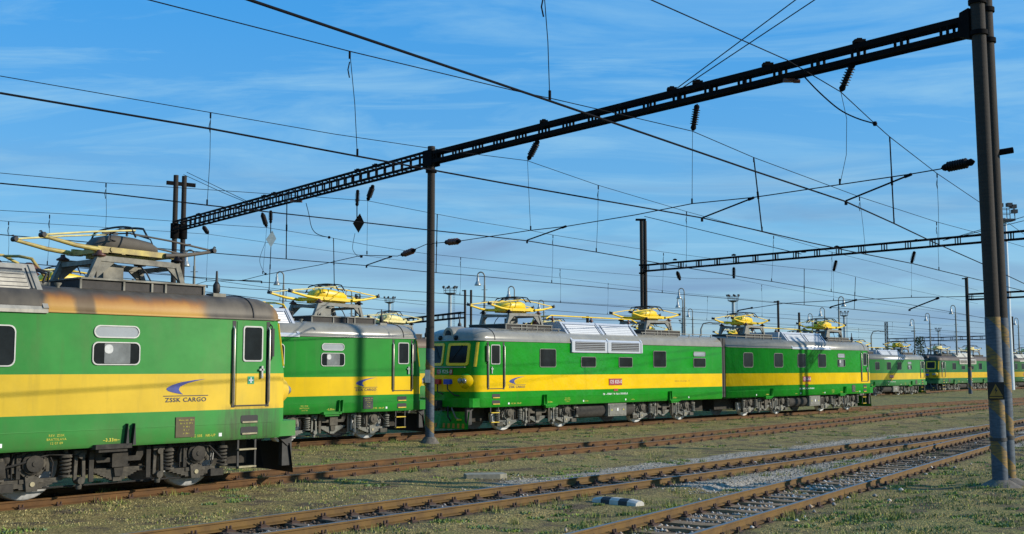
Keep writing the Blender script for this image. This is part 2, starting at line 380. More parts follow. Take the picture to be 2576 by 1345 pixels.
def rrect(x0, x1, z0, z1, r, n=4):
    pts = []
    for cx, cz, a0 in ((x1-r, z0+r, -90), (x1-r, z1-r, 0), (x0+r, z1-r, 90), (x0+r, z0+r, 180)):
        for i in range(n+1):
            a = R(a0+90*i/n); pts.append((cx+r*math.cos(a), cz+r*math.sin(a)))
    return pts
TXT = {}
def text_poly(s, size, bold=0.0):
    k = (s, size, bold)
    if k not in TXT:
        cu = bpy.data.curves.new('lettering', 'FONT'); cu.body = s; cu.size = size; cu.align_x = 'CENTER'; cu.align_y = 'CENTER'
        cu.offset = bold; cu.resolution_u = 3; cu.space_character = 1.12
        o = bpy.data.objects.new('lettering', cu); COL.objects.link(o); bpy.context.view_layer.update()
        me = bpy.data.meshes.new_from_object(o)
        TXT[k] = ([v.co.copy() for v in me.vertices], [list(p.vertices) for p in me.polygons])
        bpy.data.objects.remove(o); bpy.data.curves.remove(cu); bpy.data.meshes.remove(me)
    return TXT[k]
def add_text(b, s, size, f, x, z, d, mi=0, wx=1.0, bold=0.0):
    vs, fs = text_poly(s, size, bold)
    b.add([f(x+v.x*wx, z+v.y, d) for v in vs], fs, mi)

# ---------------------------------------------------------------- the locomotive
LEN = 16.30; HW = 1.5
def front_x(z): return 0.0 if z < 2.3 else -(z-2.3)*.16
NOSE = [(-.30, 1.5), (-.15, 1.485), (-.03, 1.43), (.07, 1.33), (.14, 1.2), (.16, 1.15), (.34, .10), (.35, .0)]
def outline(z, inset=0.0, dx=0.0):
    xf = front_x(z)-dx; half = [(-LEN, -HW+inset)]+[(xf+x, -max(y-inset*min(1, y/.4), .0001)) for x, y in NOSE]
    return half+[(x, -y) for x, y in reversed(half)]
def side(sg):
    return lambda a, b, d: (a, sg*(HW+d), b)
def nose_x(y):
    y = abs(y)
    for (x0, y0), (x1, y1) in zip(NOSE, NOSE[1:]):
        if y1 <= y <= y0: return x0+(x1-x0)*(y0-y)/(y0-y1)
    return -.30
def front(a, b, d): return (front_x(b)+nose_x(a)+d, a, b)

def body_mesh(b):
    zs = [.93, .99, 1.3, 1.6, 1.9, 2.2, 2.35, 2.6, 3.0, 3.46]
    rings = []
    for z in zs:
        ins = .035 if z < .95 else 0
        rings.append([(x, y, z) for x, y in outline(z, ins)])
    b.loft(rings, 0, True, True, True, True)
def roof_mesh(b):
    prof = [(-.035, 3.44), (-.035, 3.47), (.0, 3.475), (.008, 3.56), (.04, 3.66), (.10, 3.75), (.19, 3.83), (.33, 3.90), (.55, 3.945), (.9, 3.97), (1.3, 3.98)]
    rings = [[(x, y, z) for x, y in outline(3.46, i, i*.9-.02)] for i, z in prof]
    b.loft(rings, 0, True, True, True, True)
def seam_mesh(b):
    for x in (-.85,):
        pts = [(x, s*(HW-i+.004), z+.004) for s in (-1,) for i, z in [(.0, 3.475), (.008, 3.56), (.04, 3.66), (.10, 3.75), (.19, 3.83), (.33, 3.90), (.55, 3.945), (.9, 3.97)]]
        pts += [(p[0], -p[1], p[2]) for p in reversed(pts)]
        b.tube(pts, .016, 6)
def window_frame(sg, x0, x1, z0, z1, r, w=.022):
    return lambda b: b.ring(rrect(x0, x1, z0, z1, r), rrect(x0+w, x1-w, z0+w, z1-w, max(.01, r-w*.5)), side(sg), -.01, .022)
def window_pane(sg, x0, x1, z0, z1, r):
    return lambda b: b.prism(rrect(x0+.02, x1-.02, z0+.02, z1-.02, max(.01, r-.01)), side(sg), -.02, .008)

def wheel_mesh(b):
    b.lathe([(.2, -.09), (.62, -.09), (.655, -.07), (.625, -.02), (.625, .055), (.60, .062), (.50, .062)], (0, 0, 0), (0, 1, 0), 36, 0)
    b.lathe([(.50, .058), (.47, .03), (.2, .02), (.16, .07), (.0, .07)], (0, 0, 0), (0, 1, 0), 36, 1)
def axlebox_mesh(b):
    b.lathe([(.27, -.1), (.31, -.08), (.31, .02), (.27, .04), (.27, .09), (.22, .10)], (0, 0, .06), (0, 1, 0), 12, 0, False)
    b.lathe([(.20, .08), (.20, .15), (.15, .18), (.15, .21), (.05, .22), (.05, .235), (0, .235)], (0, 0, .06), (0, 1, 0), 16, 2, False)
    for i in range(8):
        a = R(45*i+22); b.lathe([(.024, .09), (.024, .13)], (.245*math.cos(a), 0, .06+.245*math.sin(a)), (0, 1, 0), 6, 2)
    b.box(-.34, .34, -.08, .06, .24, .33); b.box(-.36, -.27, -.07, .08, -.10, .26); b.box(.27, .36, -.07, .08, -.10, .26)
    for x in (-.30, .30): b.lathe([(.03, 0), (.03, .06)], (x, .06, .28), (0, 1, 0), 6, 2); b.tube([(x, .09, .24), (x*1.25, .12, .05), (x*1.2, .10, -.2)], .016, 5, 1)
    b.prism([(-.13, -.17), (.13, -.17), (.10, -.44), (-.10, -.44)], lambda x, z, d: (x, d, z), -.06, .13, 0); b.lathe([(.045, 0), (.045, .02)], (0, .13, -.31), (0, 1, 0), 10, 3)
    b.box(-.22, .22, -.06, .10, -.29, -.22)
def leaf_mesh(L, n, t):
    def f(b):
        for i in range(n):
            l = L*(1-i/n*.82); z = -i*t
            pts = [(-l/2, -.05, z+.0+.02), (0, -.05, z), (l/2, -.05, z+.02)]
            b.box(-l/2, l/2, -.06, .06, z-t*.92, z)
        b.box(-.09, .09, -.08, .08, -n*t-.03, .04)
    return f
def coil_mesh(b):
    pts = [(.085*math.cos(t), .085*math.sin(t), .05+.30*t/(2*math.pi*4.5)) for t in [2*math.pi*4.5*i/54 for i in range(55)]]
    b.tube(pts, .025, 6)
    b.lathe([(.12, 0), (.12, .035)], (0, 0, 0)); b.lathe([(.12, 0), (.10, .05)], (0, 0, .36)); b.lathe([(.045, 0), (.045, .1), (.03, .2)], (0, 0, .40), n=8)
def link_mesh(b):
    for x in (-.085, .085): b.bar((x, 0, .05), (x*.8, 0, .50), .05, .06)
    b.lathe([(.07, -.1), (.07, .1)], (0, 0, .04), (0, 1, 0), 10); b.lathe([(.06, -.1), (.06, .1)], (0, 0, .50), (0, 1, 0), 10)
    b.lathe([(.05, 0), (.06, .06), (.03, .12)], (0, 0, -.12), n=8); b.box(-.12, .12, -.05, .05, .52, .60)
def frame_mesh(b):
    for s in (-1, 1):
        b.box(-2.35, 2.35, s*.98-.06, s*.98+.06, .72, .88, 0)
        b.box(-2.35, -1.2, s*.98-.07, s*.98+.07, .86, .93, 0); b.box(1.2, 2.35, s*.98-.07, s*.98+.07, .86, .93, 0)
        for x in (-.58, .58): b.box(x-.045, x+.045, s*1.22-.02, s*1.22+.02, .28, .90, 0)
        b.prism([(-.62, .93), (-.40, .93), (-.34, .72), (-.16, .70), (-.16, .62), (-.44, .62)], lambda a, c, d: (a, s*(1.1+d), c), -.06, .08, 0)
        b.prism([(.62, .93), (.40, .93), (.34, .72), (.16, .70), (.16, .62), (.44, .62)], lambda a, c, d: (a, s*(1.1+d), c), -.06, .08, 0)
        b.box(-.16, .16, s*1.12-.1, s*1.12+.1, .52, .78, 0); b.prism([(-.10, .52), (.10, .52), (.07, .34), (-.07, .34)], lambda a, c, d: (a, s*(1.1+d), c), -.05, .08, 0)
        for x in (-1.95, 1.38): b.box(x, x+.07, s*1.15-.03, s*1.15+.03, .42, .86, 0)     # brake hangers
        for x in (-2.15, 1.05): b.lathe([(.06, 0), (.075, .05), (.075, .14), (.03, .2)], (x, s*1.18, .72), n=10, mi=0)
        b.tube([(-2.3, s*1.2, .62), (-1.9, s*1.24, .70), (-1.4, s*1.25, .84), (-.9, s*1.2, .80), (-.7, s*1.2, .9)], .02, 6, 1)
        b.tube([(2.3, s*1.2, .5), (2.1, s*1.25, .66), (1.9, s*1.25, .84), (1.3, s*1.22, .86), (.8, s*1.2, .86)], .02, 6, 1)
        b.tube([(-2.2, s*1.05, .22), (2.2, s*1.05, .20)], .018, 6, 1)
        b.box(-2.3, -2.0, s*1.12-.08, s*1.12+.08, .20, .34, 0); b.box(2.0, 2.3, s*1.12-.08, s*1.12+.08, .20, .34, 0)
    b.box(-.35, .35, -.95, .95, .5, .88, 1)
    for x in (-2.3, 2.3): b.box(x-.06, x+.06, -.95, .95, .70, .86, 1)
    for x in (-1.665, 1.665): b.box(x-.5, x+.5, -.65, .65, .35, .95, 1); b.tube([(x, -.9, .625), (x, .9, .625)], .1, 8, 1)

def build_bogie(root, x, V):
    bg = part(root, 'bogie', 'bogie', frame_mesh, [V['bogie'], M_under], (x, 0, 0))
    for wx in (-1.665, 1.665):
        for s in (-1, 1):
            rz = (0, 0, 0) if s > 0 else (0, 0, math.pi)
            part(bg, 'wheel', 'wheel', wheel_mesh, [V['tyre'], M_under], (wx, s*.80, .625), rz)
            part(bg, 'axle_box', 'axlebox', axlebox_mesh, [V['axle'], M_under, V['bogie'], M_step_old], (wx, s*1.06, .625), rz)
            part(bg, 'leaf_spring', 'leaf_a', leaf_mesh(1.35, 6, .030), V['axle'], (wx, s*1.08, .40))
            for k in (-.62, .62): part(bg, 'coil_spring', 'coil', coil_mesh, V['axle'], (wx+k*(1 if abs(k) else 1), s*1.16, .40))
    for s in (-1, 1):
        part(bg, 'leaf_spring', 'leaf_b', leaf_mesh(1.15, 8, .028), V['axle'], (0, s*1.06, .50))
        for k in (-.80, .80): part(bg, 'swing_link', 'link', link_mesh, V['axle'], (k, s*1.2, .28))
    return bg

def panto_support(b):
    for s, mi in ((-1, 0), (1, 0)):
        y = s*.72
        b.bar((-.98, y, .0), (-.80, y, .42), .12, .10, mi, (1, 0, 0)); b.bar((1.02, y, 0), (.90, y, .36), .12, .10, mi, (1, 0, 0))
        b.bar((-.84, y, .42), (.95, y, .38), .10, .11, mi)
        b.prism([(-.84, .40), (-.42, .40), (-.84, .02)], lambda a, c, d: (a, y+d, c), -.03, .03, mi)
        b.prism([(.95, .36), (.62, .36), (.95, .06)], lambda a, c, d: (a, y+d, c), -.03, .03, mi)
    b.bar((-.80, -.72, .36), (-.80, .72, .36), .09, .09, 0); b.bar((.9, -.72, .34), (.9, .72, .34), .09, .09, 0)
    b.box(-.62, -.2, -.60, -.25, .0, .30, 0); b.lathe([(.14, 0), (.16, .04), (.05, .08)], (-.42, -.42, .30), n=12, mi=0)
    b.tube([(.1, -.6, .38), (.3, -.6, .2), (.42, -.6, 0)], .015, 6, 1)
def insul_mush(b):
    b.lathe([(.05, 0), (.05, .04), (.14, .05), (.15, .075), (.06, .12), (.05, .17)], (0, 0, 0), n=14)
def panto_base(b):
    for s in (-1, 1):
        b.bar((-.85, s*.52, .64), (1.12, s*.52, .60), .09, .11, 0)
        b.box(-.95, -.6, s*.52-.06, s*.52+.06, .56, .60, 0)
    for x in (-.82, -.2, .5, 1.05): b.bar((x, -.56, .60), (x, .56, .60), .09, .09, 0)
    b.box(-.6, .75, -.35, .35, .50, .56, 0)
    b.lathe([(.05, 0), (.05, .02)], (-.5, -.57, .64), (0, -1, 0), 8, 0)
def lower_arm(b):      # along +x, from the base out to the knuckle
    b.tube([(.0, 0, 0), (.55, 0, .045), (1.32, .0, .17)], [.05, .046, .034], 10, 0)
    b.lathe([(.05, -.09), (.055, 0), (.05, .09)], (1.33, 0, .19), (0, 1, 0), 10, 1)
    b.tube([(1.27, -.06, .2), (1.31, -.09, .27), (1.36, -.06, .26)], .018, 6, 1)
def upper_arm(b):
    b.tube([(1.33, 0, .19), (.2, .10, .33), (-.78, .22, .42)], [.022, .020, .018], 8, 0)
def drum_mesh(b):
    sec = [(-.82, .06, .70, .64), (-.74, .20, .66, .78), (-.55, .32, .62, .93), (-.25, .38, .60, .99), (.25, .38, .60, .96), (.68, .36, .61, .90), (.88, .27, .64, .82), (.99, .12, .66, .72)]
    rings = []
    for x, w, z0, z1 in sec:
        h = (z1-z0)
        rings.append([(x, w*math.copysign(abs(math.cos(t))**.55, math.cos(t)), z0+h/2+h/2*math.copysign(abs(math.sin(t))**.55, math.sin(t))) for t in [2*math.pi*i/20 for i in range(20)]])
    b.loft(rings, 0, True, True, True, True)
def collector_mesh(b):
    for x in (-.16, .16):
        pts = [(x, y, 1.15-.10*(abs(y)/.95)**2.5-.16*max(0, (abs(y)-.75)/.2)) for y in [-.95+.1*i for i in range(20)]]
        b.tube(pts, .022, 6, 0)
    for y in (-.93, .93): b.bar((-.16, y, .93), (.16, y, .93), .03, .03, 0)
    for y in (-.35, .35):
        b.bar((-.2, y, 1.08), (.2, y, 1.08), .04, .05, 0); b.bar((0, y, .96), (0, y, 1.1), .04, .04, 0)
    b.tube([(.15, .4, 1.08), (.45, .2, 1.10), (.72, -.2, .96), (.74, -.3, .80)], .016, 6, 0)
    b.tube([(-.2, -.3, 1.06), (-.4, -.35, 1.0), (-.45, -.38, .86), (-.3, -.38, .84)], .012, 6, 0)
def equip_box(b):
    L0, L1, y = -1.35, 1.35, 1.0
    b.box(L0, L1, -y+.03, y-.03, .0, .26, 0)
    for s in (-1, 1):
        b.bar((L0, s*(y-.01), .275), (L1, s*(y-.01), .275), .07, .035, 1); b.bar((L0, s*(y-.015), .01), (L1, s*(y-.015), .01), .06, .03, 1)
        for x in (-1.33, -.45, .15, .45, 1.33): b.box(x-.02, x+.02, s*(y-.015)-.02, s*(y-.015)+.02, .02, .26, 1)
    for x in (L0, L1): b.bar((x, -y, .275), (x, y, .275), .05, .03, 1)
def build_panto(root, x, V, flip=False):
    rz = (0, 0, math.pi) if flip else (0, 0, 0)
    eb = part(root, 'roof_equipment_box', 'ebox', equip_box, [M_box_dark, V['frame']], (x+.05, 0, 3.86))
    part(root, 'pantograph_support', 'psup', panto_support, [V['frame'], M_darkgrey], (x, 0, 4.15))
    pg = part(root, 'pantograph', 'pbase', panto_base, [V['panto']], (x, 0, 4.14)); pg.scale = (.84, .95, 1)
    for s in (-1, 1):
        for k in (-.80, .93): part(pg, 'insulator', 'pins', insul_mush, [M_insul_rust if k < 0 else M_insul], (k/.84*.98, s*.72/.95, .42))
        part(pg, 'lower_arm', 'larm', lower_arm, [V.get('panto2', V['panto']), M_black], (.86, s*.60, .60)); part(pg, 'upper_arm', 'uarm', upper_arm, [V['upper']], (.86, s*.60, .60))
        part(pg, 'lower_arm', 'larm', lower_arm, [V['panto'], M_black], (-.86, s*.60, .62), (0, 0, math.pi)); part(pg, 'upper_arm', 'uarm', upper_arm, [V['upper2']], (-.86, s*.60, .62), (0, 0, math.pi))
    part(pg, 'drum', 'drum', drum_mesh, [V['drum']]); part(pg, 'collector', 'coll', collector_mesh, [M_black])

def louvre(sg, x0, x1, V):
    low = sg > 0
    zt = 4.34; yt = .85
    def house(b):
        pr = [(1.56, 3.05), (1.56, 3.50), (yt, zt), (yt-.05, zt), (yt-.05, 3.5), (1.44, 3.44), (1.44, 3.05)] if low else [(1.545, 3.41), (1.545, 3.47), (yt, zt), (yt-.05, zt), (yt-.05, 3.5), (1.44, 3.44), (1.44, 3.41)]
        b.loft([[(x, sg*y, z) for y, z in pr] for x in (x0, x1)], 0, False, True, True, True)
        b.box(x0+.02, x1-.02, -.84 if sg > 0 else -.8, .8 if sg > 0 else .84, 3.95, zt-.02, 0)
    def P(x, t, d):   # along the slope: t 0 bottom..1 top
        y0, z0 = (1.56, 3.50) if low else (1.545, 3.47)
        n = Vector((0, zt-z0, y0-yt)).normalized()
        return (x, sg*(y0+(yt-y0)*t+n.y*d), z0+(zt-z0)*t+n.z*d)
    def slats(b):
        half = (x1-x0)/2
        for i in range(2):
            a0, a1 = x0+i*half+.22, x0+(i+1)*half-.22
            b.add([P(a0, .2, .002), P(a1, .2, .002), P(a1, .89, .002), P(a0, .89, .002)], [(0, 1, 2, 3)], 2)
            n = 7
            for k in range(n):
                t = .22+.64*k/n
                b.add([P(a0, t, .004), P(a1, t, .004), P(a1, t+.052, .03), P(a0, t+.052, .03), P(a1, t+.062, .006), P(a0, t+.062, .006)], [(0, 1, 2, 3), (3, 2, 4, 5), (0, 3, 5), (1, 4, 2)], 0)
            for t0, t1 in ((.14, .19),):
                b.add([P(a0-.08, t0, .004), P(a1+.08, t0, .004), P(a1+.08, t1, .004), P(a0-.08, t1, .004)], [(0, 1, 2, 3)], 1)
            for a in (a0-.06, a1+.06): b.bar(P(a, .2, .012), P(a, .9, .012), .014, .014, 1)
            if low:
                f = side(sg); b.prism([(a0, 3.13), (a1, 3.13), (a1, 3.50), (a0, 3.50)], f, .04, .064, 1)
                for k in range(5): b.prism([(a0, 3.155+k*.075), (a1, 3.155+k*.075), (a1, 3.173+k*.075), (a0, 3.173+k*.075)], f, .04, .085, 0)
        for a in (x0+.04, (x0+x1)/2, x1-.04):
            b.bar(P(a, .02, .0), P(a, .98, .0), .10, .05, 0)
            if low: b.prism([(a-.05, 3.06), (a+.05, 3.06), (a+.05, 3.5), (a-.05, 3.5)], side(sg), .05, .085, 0)
    return house, slats

SWOOSH = [(1605, 147), (1500, 156), (1390, 172), (1320, 192), (1275, 215), (1292, 232), (1340, 246), (1415, 260), (1390, 240), (1378, 222), (1392, 201), (1450, 178), (1520, 162)]
def logo_mesh(sg, xl, zc, w=1.0):
    def f(b):
        fm = side(sg); k = w/365.0; flipx = 1 if sg < 0 else -1
        g = lambda a, c, d: fm(xl+flipx*a, c, d)
        poly = [((x-1440)*k, zc+(230-y)*k+.04) for x, y in SWOOSH]
        outer = poly[:8]; inner = [poly[0]]+list(reversed(poly[8:]))+[poly[7]]
        # strip of quads between the outer and the inner edge of the crescent
        def samp(pl, t):
            ds = [0]
            for p, q in zip(pl, pl[1:]): ds.append(ds[-1]+math.dist(p, q))
            s = t*ds[-1]
            for i in range(len(pl)-1):
                if ds[i+1] >= s-1e-9:
                    u = (s-ds[i])/max(1e-9, ds[i+1]-ds[i]); return (pl[i][0]+(pl[i+1][0]-pl[i][0])*u, pl[i][1]+(pl[i+1][1]-pl[i][1])*u)
            return pl[-1]
        n = 24; A = [samp(outer, i/n) for i in range(n+1)]; B = [samp(list(reversed(list(reversed(inner)))), i/n) for i in range(n+1)]
        vs = [g(p[0], p[1], .006) for p in A]+[g(p[0], p[1], .006) for p in B]
        b.add(vs, [(i, i+1, n+2+i, n+1+i) for i in range(n)], 0)
        b.add([g(-.5*w, zc-.075, .006), g(.5*w, zc-.075, .006), g(.5*w, zc-.06, .006), g(-.5*w, zc-.06, .006)], [(0, 1, 2, 3)], 1)
        add_text(b, 'ZSSK CARGO', .118*w, g, 0, zc-.15, .006, 1, 1.18, .0025)
    return f
def door_mesh(sg):
    def f(b):
        fm = side(sg)
        b.prism([(-1.25, 1.64), (-.54, 1.64), (-.54, 3.39), (-1.25, 3.39)], fm, -.01, .012, 0)
    return f
def door_trim(sg):
    def f(b):
        fm = side(sg)
        for x in (-1.36, -.52): b.prism([(x, 1.60), (x+.085, 1.60), (x+.085, 3.40), (x, 3.40)], fm, -.01, .006, 0)
        b.prism([(-1.27, 1.62), (-.52, 1.62), (-.52, 1.645), (-1.27, 1.645)], fm, -.01, .014, 0)
    return f
def handrails(sg):
    def f(b):
        for x in (-1.335, -.47):
            y = sg*(HW+.05); b.tube([(x, sg*HW, 3.28), (x, y, 3.22), (x, y, 1.72), (x, sg*HW, 1.64)], .022, 6)
    return f

def build_loco(label, loc, hd, V, sx=1.0, group=None, number=None, detail=True, sides=(-1, 1), dirt_text=False):
    """root at the cab face on the track centre line, +x out of the cab; y<0 is the right-hand side"""
    root = empty('electric_locomotive', loc, label, 'locomotive', group, math.pi/2-hd, sx)
    P = V['paint']
    part(root, 'body', 'body', body_mesh, P); part(root, 'roof', 'roof', roof_mesh, V['roof']); part(root, 'roof_seam', 'seam', seam_mesh, M_darkgrey)
    for sg in (-1, 1): part(root, 'skirt_seam', 'seam%d' % sg, lambda b: b.prism([(-16.25, 1.262), (-.32, 1.262), (-.32, 1.276), (-16.25, 1.276)], side(sg), -.01, .008), P); part(root, 'gutter', 'gut%d' % sg, lambda b: b.prism([(-16.25, 3.43), (-.30, 3.43), (-.30, 3.462), (-16.25, 3.462)], side(sg), -.01, .03), V['roof'])
    part(root, 'underframe', 'uf', lambda b: (b.box(-16.0, -.3, -.55, .55, .36, .94), b.box(-9.9, -5.6, -1.1, 1.1, .45, .94), b.tube([(-9.7, -1.0, .62), (-5.8, -1.0, .62)], .30, 14), b.tube([(-9.7, 1.0, .62), (-5.8, 1.0, .62)], .30, 14)), M_bogie_dark if detail else M_under)
    def apron(b):
        pl = [(-.4, -1.46), (.26, -1.46), (.36, -1.38), (.46, -1.1), (.53, 0), (.46, 1.1), (.36, 1.38), (.26, 1.46), (-.4, 1.46)]
        b.prism(pl, lambda a, c, d: (a, c, d), .95, 1.28)
    part(root, 'front_apron', 'apron', apron, P)
    part(root, 'coupler', 'coupler', lambda b: (b.box(-.2, .45, -.13, .13, .92, 1.16), b.box(.45, .75, -.2, .12, .88, 1.2), b.box(.62, .88, .0, .16, .9, 1.18), b.tube([(.3, .4, 1.1), (.52, .42, .95), (.55, .45, .6), (.45, .5, .42)], .03, 6)), M_black)
    def plough(b):
        b.add([(.22, -1.3, .14), (.42, 0, .14), (.22, 1.3, .14), (.12, -1.3, .78), (.26, 0, .78), (.12, 1.3, .78)], [(0, 1, 4, 3), (1, 2, 5, 4)], 0)
        b.add([(.20, -1.3, .14), (.40, 0, .14), (.20, 1.3, .14), (.10, -1.3, .78), (.24, 0, .78), (.10, 1.3, .78)], [(0, 1, 4, 3), (1, 2, 5, 4)], 0)
        for s in (-1, 1):
            for k in range(5):
                y = s*(.18+k*.22); fx = lambda yy, z: .428-.2*abs(yy)/1.3-(z-.14)*(.25-.0688*abs(yy)/1.3)/1.0
                b.add([(fx(y, .17), y, .17), (fx(y+s*.1, .17), y+s*.1, .17), (fx(y+s*.02, .34), y+s*.02+s*.06, .34), (fx(y-s*.08, .34), y-s*.08+s*.06, .34)], [(0, 1, 2, 3)], 1)
        for s in (-1, 1): b.bar((.1, s*1.25, .75), (-.15, s*1.25, .95), .07, .07, 2); b.box(-.05, .2, s*1.2-.06, s*1.2+.06, .3, .95, 2)
    part(root, 'snow_plough', 'plough', plough, [V['plough'], M_orange, M_darkgrey], (.16, 0, 0))
    # front: windscreens, corner strips, lamps
    for s in (-1, 1):
        y0, y1 = sorted((s*.10, s*1.10))
        w = part(root, 'windscreen', 'wscr%d' % s, lambda b: b.ring(rrect(y0, y1, 2.50, 3.36, .10), rrect(y0+.10, y1-.10, 2.60, 3.26, .06), front, -.06, .035), V['wframe'])
        part(w, 'pane', 'wpane%d' % s, lambda b: b.prism(rrect(y0+.06, y1-.06, 2.56, 3.30, .05), front, -.05, .012), M_glass)
        part(w, 'wiper', 'wip%d' % s, lambda b: b.tube([front(s*.75, 3.28, .045), front(s*.35, 2.75, .045)], .012, 5), M_black)
        def cstrip(b):
            ys = [1.385, 1.345, 1.295]; rings = []
            for z in (2.46, 2.9, 3.38):
                o = [(front_x(z)+nose_x(y)+dd*.8, s*(y+dd*.6), z) for dd in (.028,) for y in ys]+[(front_x(z)+nose_x(y)-.03, s*(y-.03), z) for y in reversed(ys)]
                rings.append(o)
            b.loft(rings, 0, False, True, True, True)
        part(root, 'corner_strip', 'cst%d' % s, cstrip, V['wframe'])
        hl = part(root, 'headlight_fairing', 'hfair%d' % s, lambda b: b.lathe([(.34, -.12), (.30, .02), (.22, .13), (.17, .17)], (.18, s*.98, 1.93), (1, 0, 0), 20), P)
        for k in (-.10, .11): part(hl, 'lamp', 'hl%d%.1f' % (s, k), lambda b: b.lathe([(.095, .0), (.10, .05), (.08, .08), (0, .085)], (.32, s*.98+k, 1.93), (1, 0, 0), 16, 0), M_lens)
        part(root, 'mirror', 'mir%d' % s, lambda b: (b.tube([(-.42, s*1.47, 3.36), (-.42, s*1.56, 3.30), (-.42, s*1.56, 2.62), (-.42, s*1.47, 2.54)], .016, 6), b.box(-.44, -.36, s*1.55-.015, s*1.55+.015, 2.66, 3.26)), M_black)
    part(root, 'front_handrail', 'fhr', lambda b: (b.tube([(.27, -1.05, 2.44), (.41, 0, 2.44), (.27, 1.05, 2.44)], .018, 6), [b.tube([(.41-.13*abs(y), y, 2.44), (.0, y, 2.44)], .014, 6) for y in (-1, 0, 1)]), M_rim)
    part(root, 'roof_headlight', 'rhl', lambda b: (b.lathe([(.34, -.6), (.31, .0), (.27, .07)], (.06, 0, 3.69), (1, 0, 0), 22, 0), b.lathe([(.25, 0), (.0, .03)], (.12, 0, 3.69), (1, 0, 0), 22, 1), [b.lathe([(.10, -.2), (.09, .02), (.0, .025)], (.15, y, 3.56), (1, 0, 0), 14, 1) for y in (-.42, .42)]), [V['roof'], M_glass])
    if number:
        part(root, 'number_plate', 'fnum'+number, lambda b: (b.prism([(-.42, 2.16), (.42, 2.16), (.42, 2.38), (-.42, 2.38)], front, -.03, .03, 0), add_text(b, number, .19, front, 0, 2.27, .034, 1, .95, 0)), [M_red, M_txt_white])
        part(root, 'socket', 'sockr', lambda b: b.prism(rrect(-.40, -.12, 1.80, 1.99, .03), front, -.02, .14), M_redbox)
        part(root, 'socket', 'sockb', lambda b: b.prism(rrect(.12, .40, 1.80, 1.99, .03), front, -.02, .14), M_bluebox)
        part(root, 'jumper_cable', 'jump', lambda b: (b.tube([(.42, .26, 1.86), (.46, .34, 1.6), (.38, .6, 1.4), (.25, .75, 1.36)], .025, 6), b.tube([(.42, -.26, 1.86), (.46, -.2, 1.5), (.38, 0, 1.42)], .025, 6)), M_black)
        part(root, 'brake_hose', 'hose', lambda b: (b.tube([(.36, .55, 1.05), (.5, .6, .9), (.48, .8, .55), (.4, .9, .5)], .03, 6, 0), b.box(.36, .5, .86, 1.0, .46, .52, 1), b.box(.36, .44, .25, .35, .3, .44, 2)), [M_bogie_grey, M_step, M_signgreen])
    # sides
    for sg in sides:
        dr = part(root, 'door', 'door%d' % sg, door_mesh(sg), P); part(root, 'door_frame', 'dtrim%d' % sg, door_trim(sg), M_black)
        wf = part(dr, 'window_frame', 'dwf%d' % sg, lambda b: b.ring(rrect(-1.11, -.62, 2.55, 3.30, .06), rrect(-1.08, -.65, 2.58, 3.27, .05), side(sg), 0, .03), M_rim)
        part(dr, 'window_pane', 'dwp%d' % sg, lambda b: b.prism(rrect(-1.09, -.64, 2.57, 3.28, .05), side(sg), 0, .018), M_glass)
        part(dr, 'handle', 'dh%d' % sg, lambda b: (b.box(-.72, -.60, sg*(HW+.05)-.015, sg*(HW+.05)+.015, 2.36, 2.40), b.box(-.67, -.63, sg*(HW+.035)-.03, sg*(HW+.035)+.03, 2.20, 2.46)), M_rim)
        part(root, 'handrail', 'hr%d' % sg, handrails(sg), M_metal)
        def ladder(b):
            y = sg*1.42
            for x in (-1.12, -.70): b.bar((x, y, .95), (x, y, .32), .03, .04, 1)
            for z in (.72, .36): b.box(-1.12, -.70, y-.06, y+.06, z-.015, z+.015, 0)
        part(root, 'ladder', 'lad%d' % sg, ladder, [V['step'], M_darkgrey])
        for z in (1.26, 1.02):
            st = part(root, 'step', 'stp%d%.2f' % (sg, z), lambda b: b.prism(rrect(-1.12, -.70, z, z+.17, .035), side(sg), -.02, .006), M_black)
            part(st, 'tread', 'trd%d%.2f' % (sg, z), lambda b: b.prism([(-1.09, z+.012), (-.73, z+.012), (-.73, z+.045), (-1.09, z+.045)], side(sg), -.01, .03), V['step'])
        if sg < 0:
            wins = [(-4.38, -3.42, 2.47, 2.91, .10, 1), (-6.75, -5.80, 2.44, 3.18, .12, 0), (-9.1, -8.2, 2.44, 3.18, .12, 0), (-11.65, -10.7, 2.44, 3.18, .12, 0), (-14.75, -13.8, 2.44, 3.18, .12, 0)]
            vent = (-4.36, -3.44, 2.985, 3.225, .115); lv = (-9.7, -5.25)
        else:
            wins = [(-4.30, -3.34, 2.44, 3.18, .07, 0), (-6.80, -5.85, 2.44, 2.88, .06, 0), (-9.28, -8.33, 2.44, 2.88, .06, 0), (-11.75, -10.80, 2.44, 3.18, .07, 0), (-14.9, -13.9, 2.44, 2.88, .07, 0)]
            vent = (-14.9, -13.9, 2.95, 3.18, .10); lv = (-9.92, -5.22)
        for i, (x0, x1, z0, z1, r, lt) in enumerate(wins):
            w = part(root, 'window', 'win%d%d' % (sg, i), window_frame(sg, x0, x1, z0, z1, r), V['rim'])
            part(w, 'pane', 'pan%d%d' % (sg, i), window_pane(sg, x0, x1, z0, z1, r), M_glass)
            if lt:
                part(w, 'painted_interior', 'intpanel%d' % sg, lambda b: b.prism(rrect(x0+.24, x1-.20, z0+.03, z1-.03, .02), side(sg), .002, .010), M_interior_pale)  # pale panel proud of the opaque pane, painted stand-in for the bright interior
                part(w, 'painted_interior_patch', 'intpatch%d' % sg, lambda b: b.prism(rrect(x0+.24, x0+.41, z0+.22, z1-.05, .07), side(sg), .002, .012), M_interior_white)  # rounded white patch, bright interior painted onto the pane
        w = part(root, 'vent_window', 'vw%d' % sg, window_frame(sg, *vent), V['rim']); part(w, 'pane', 'vp%d' % sg, window_pane(sg, *vent), M_vent)
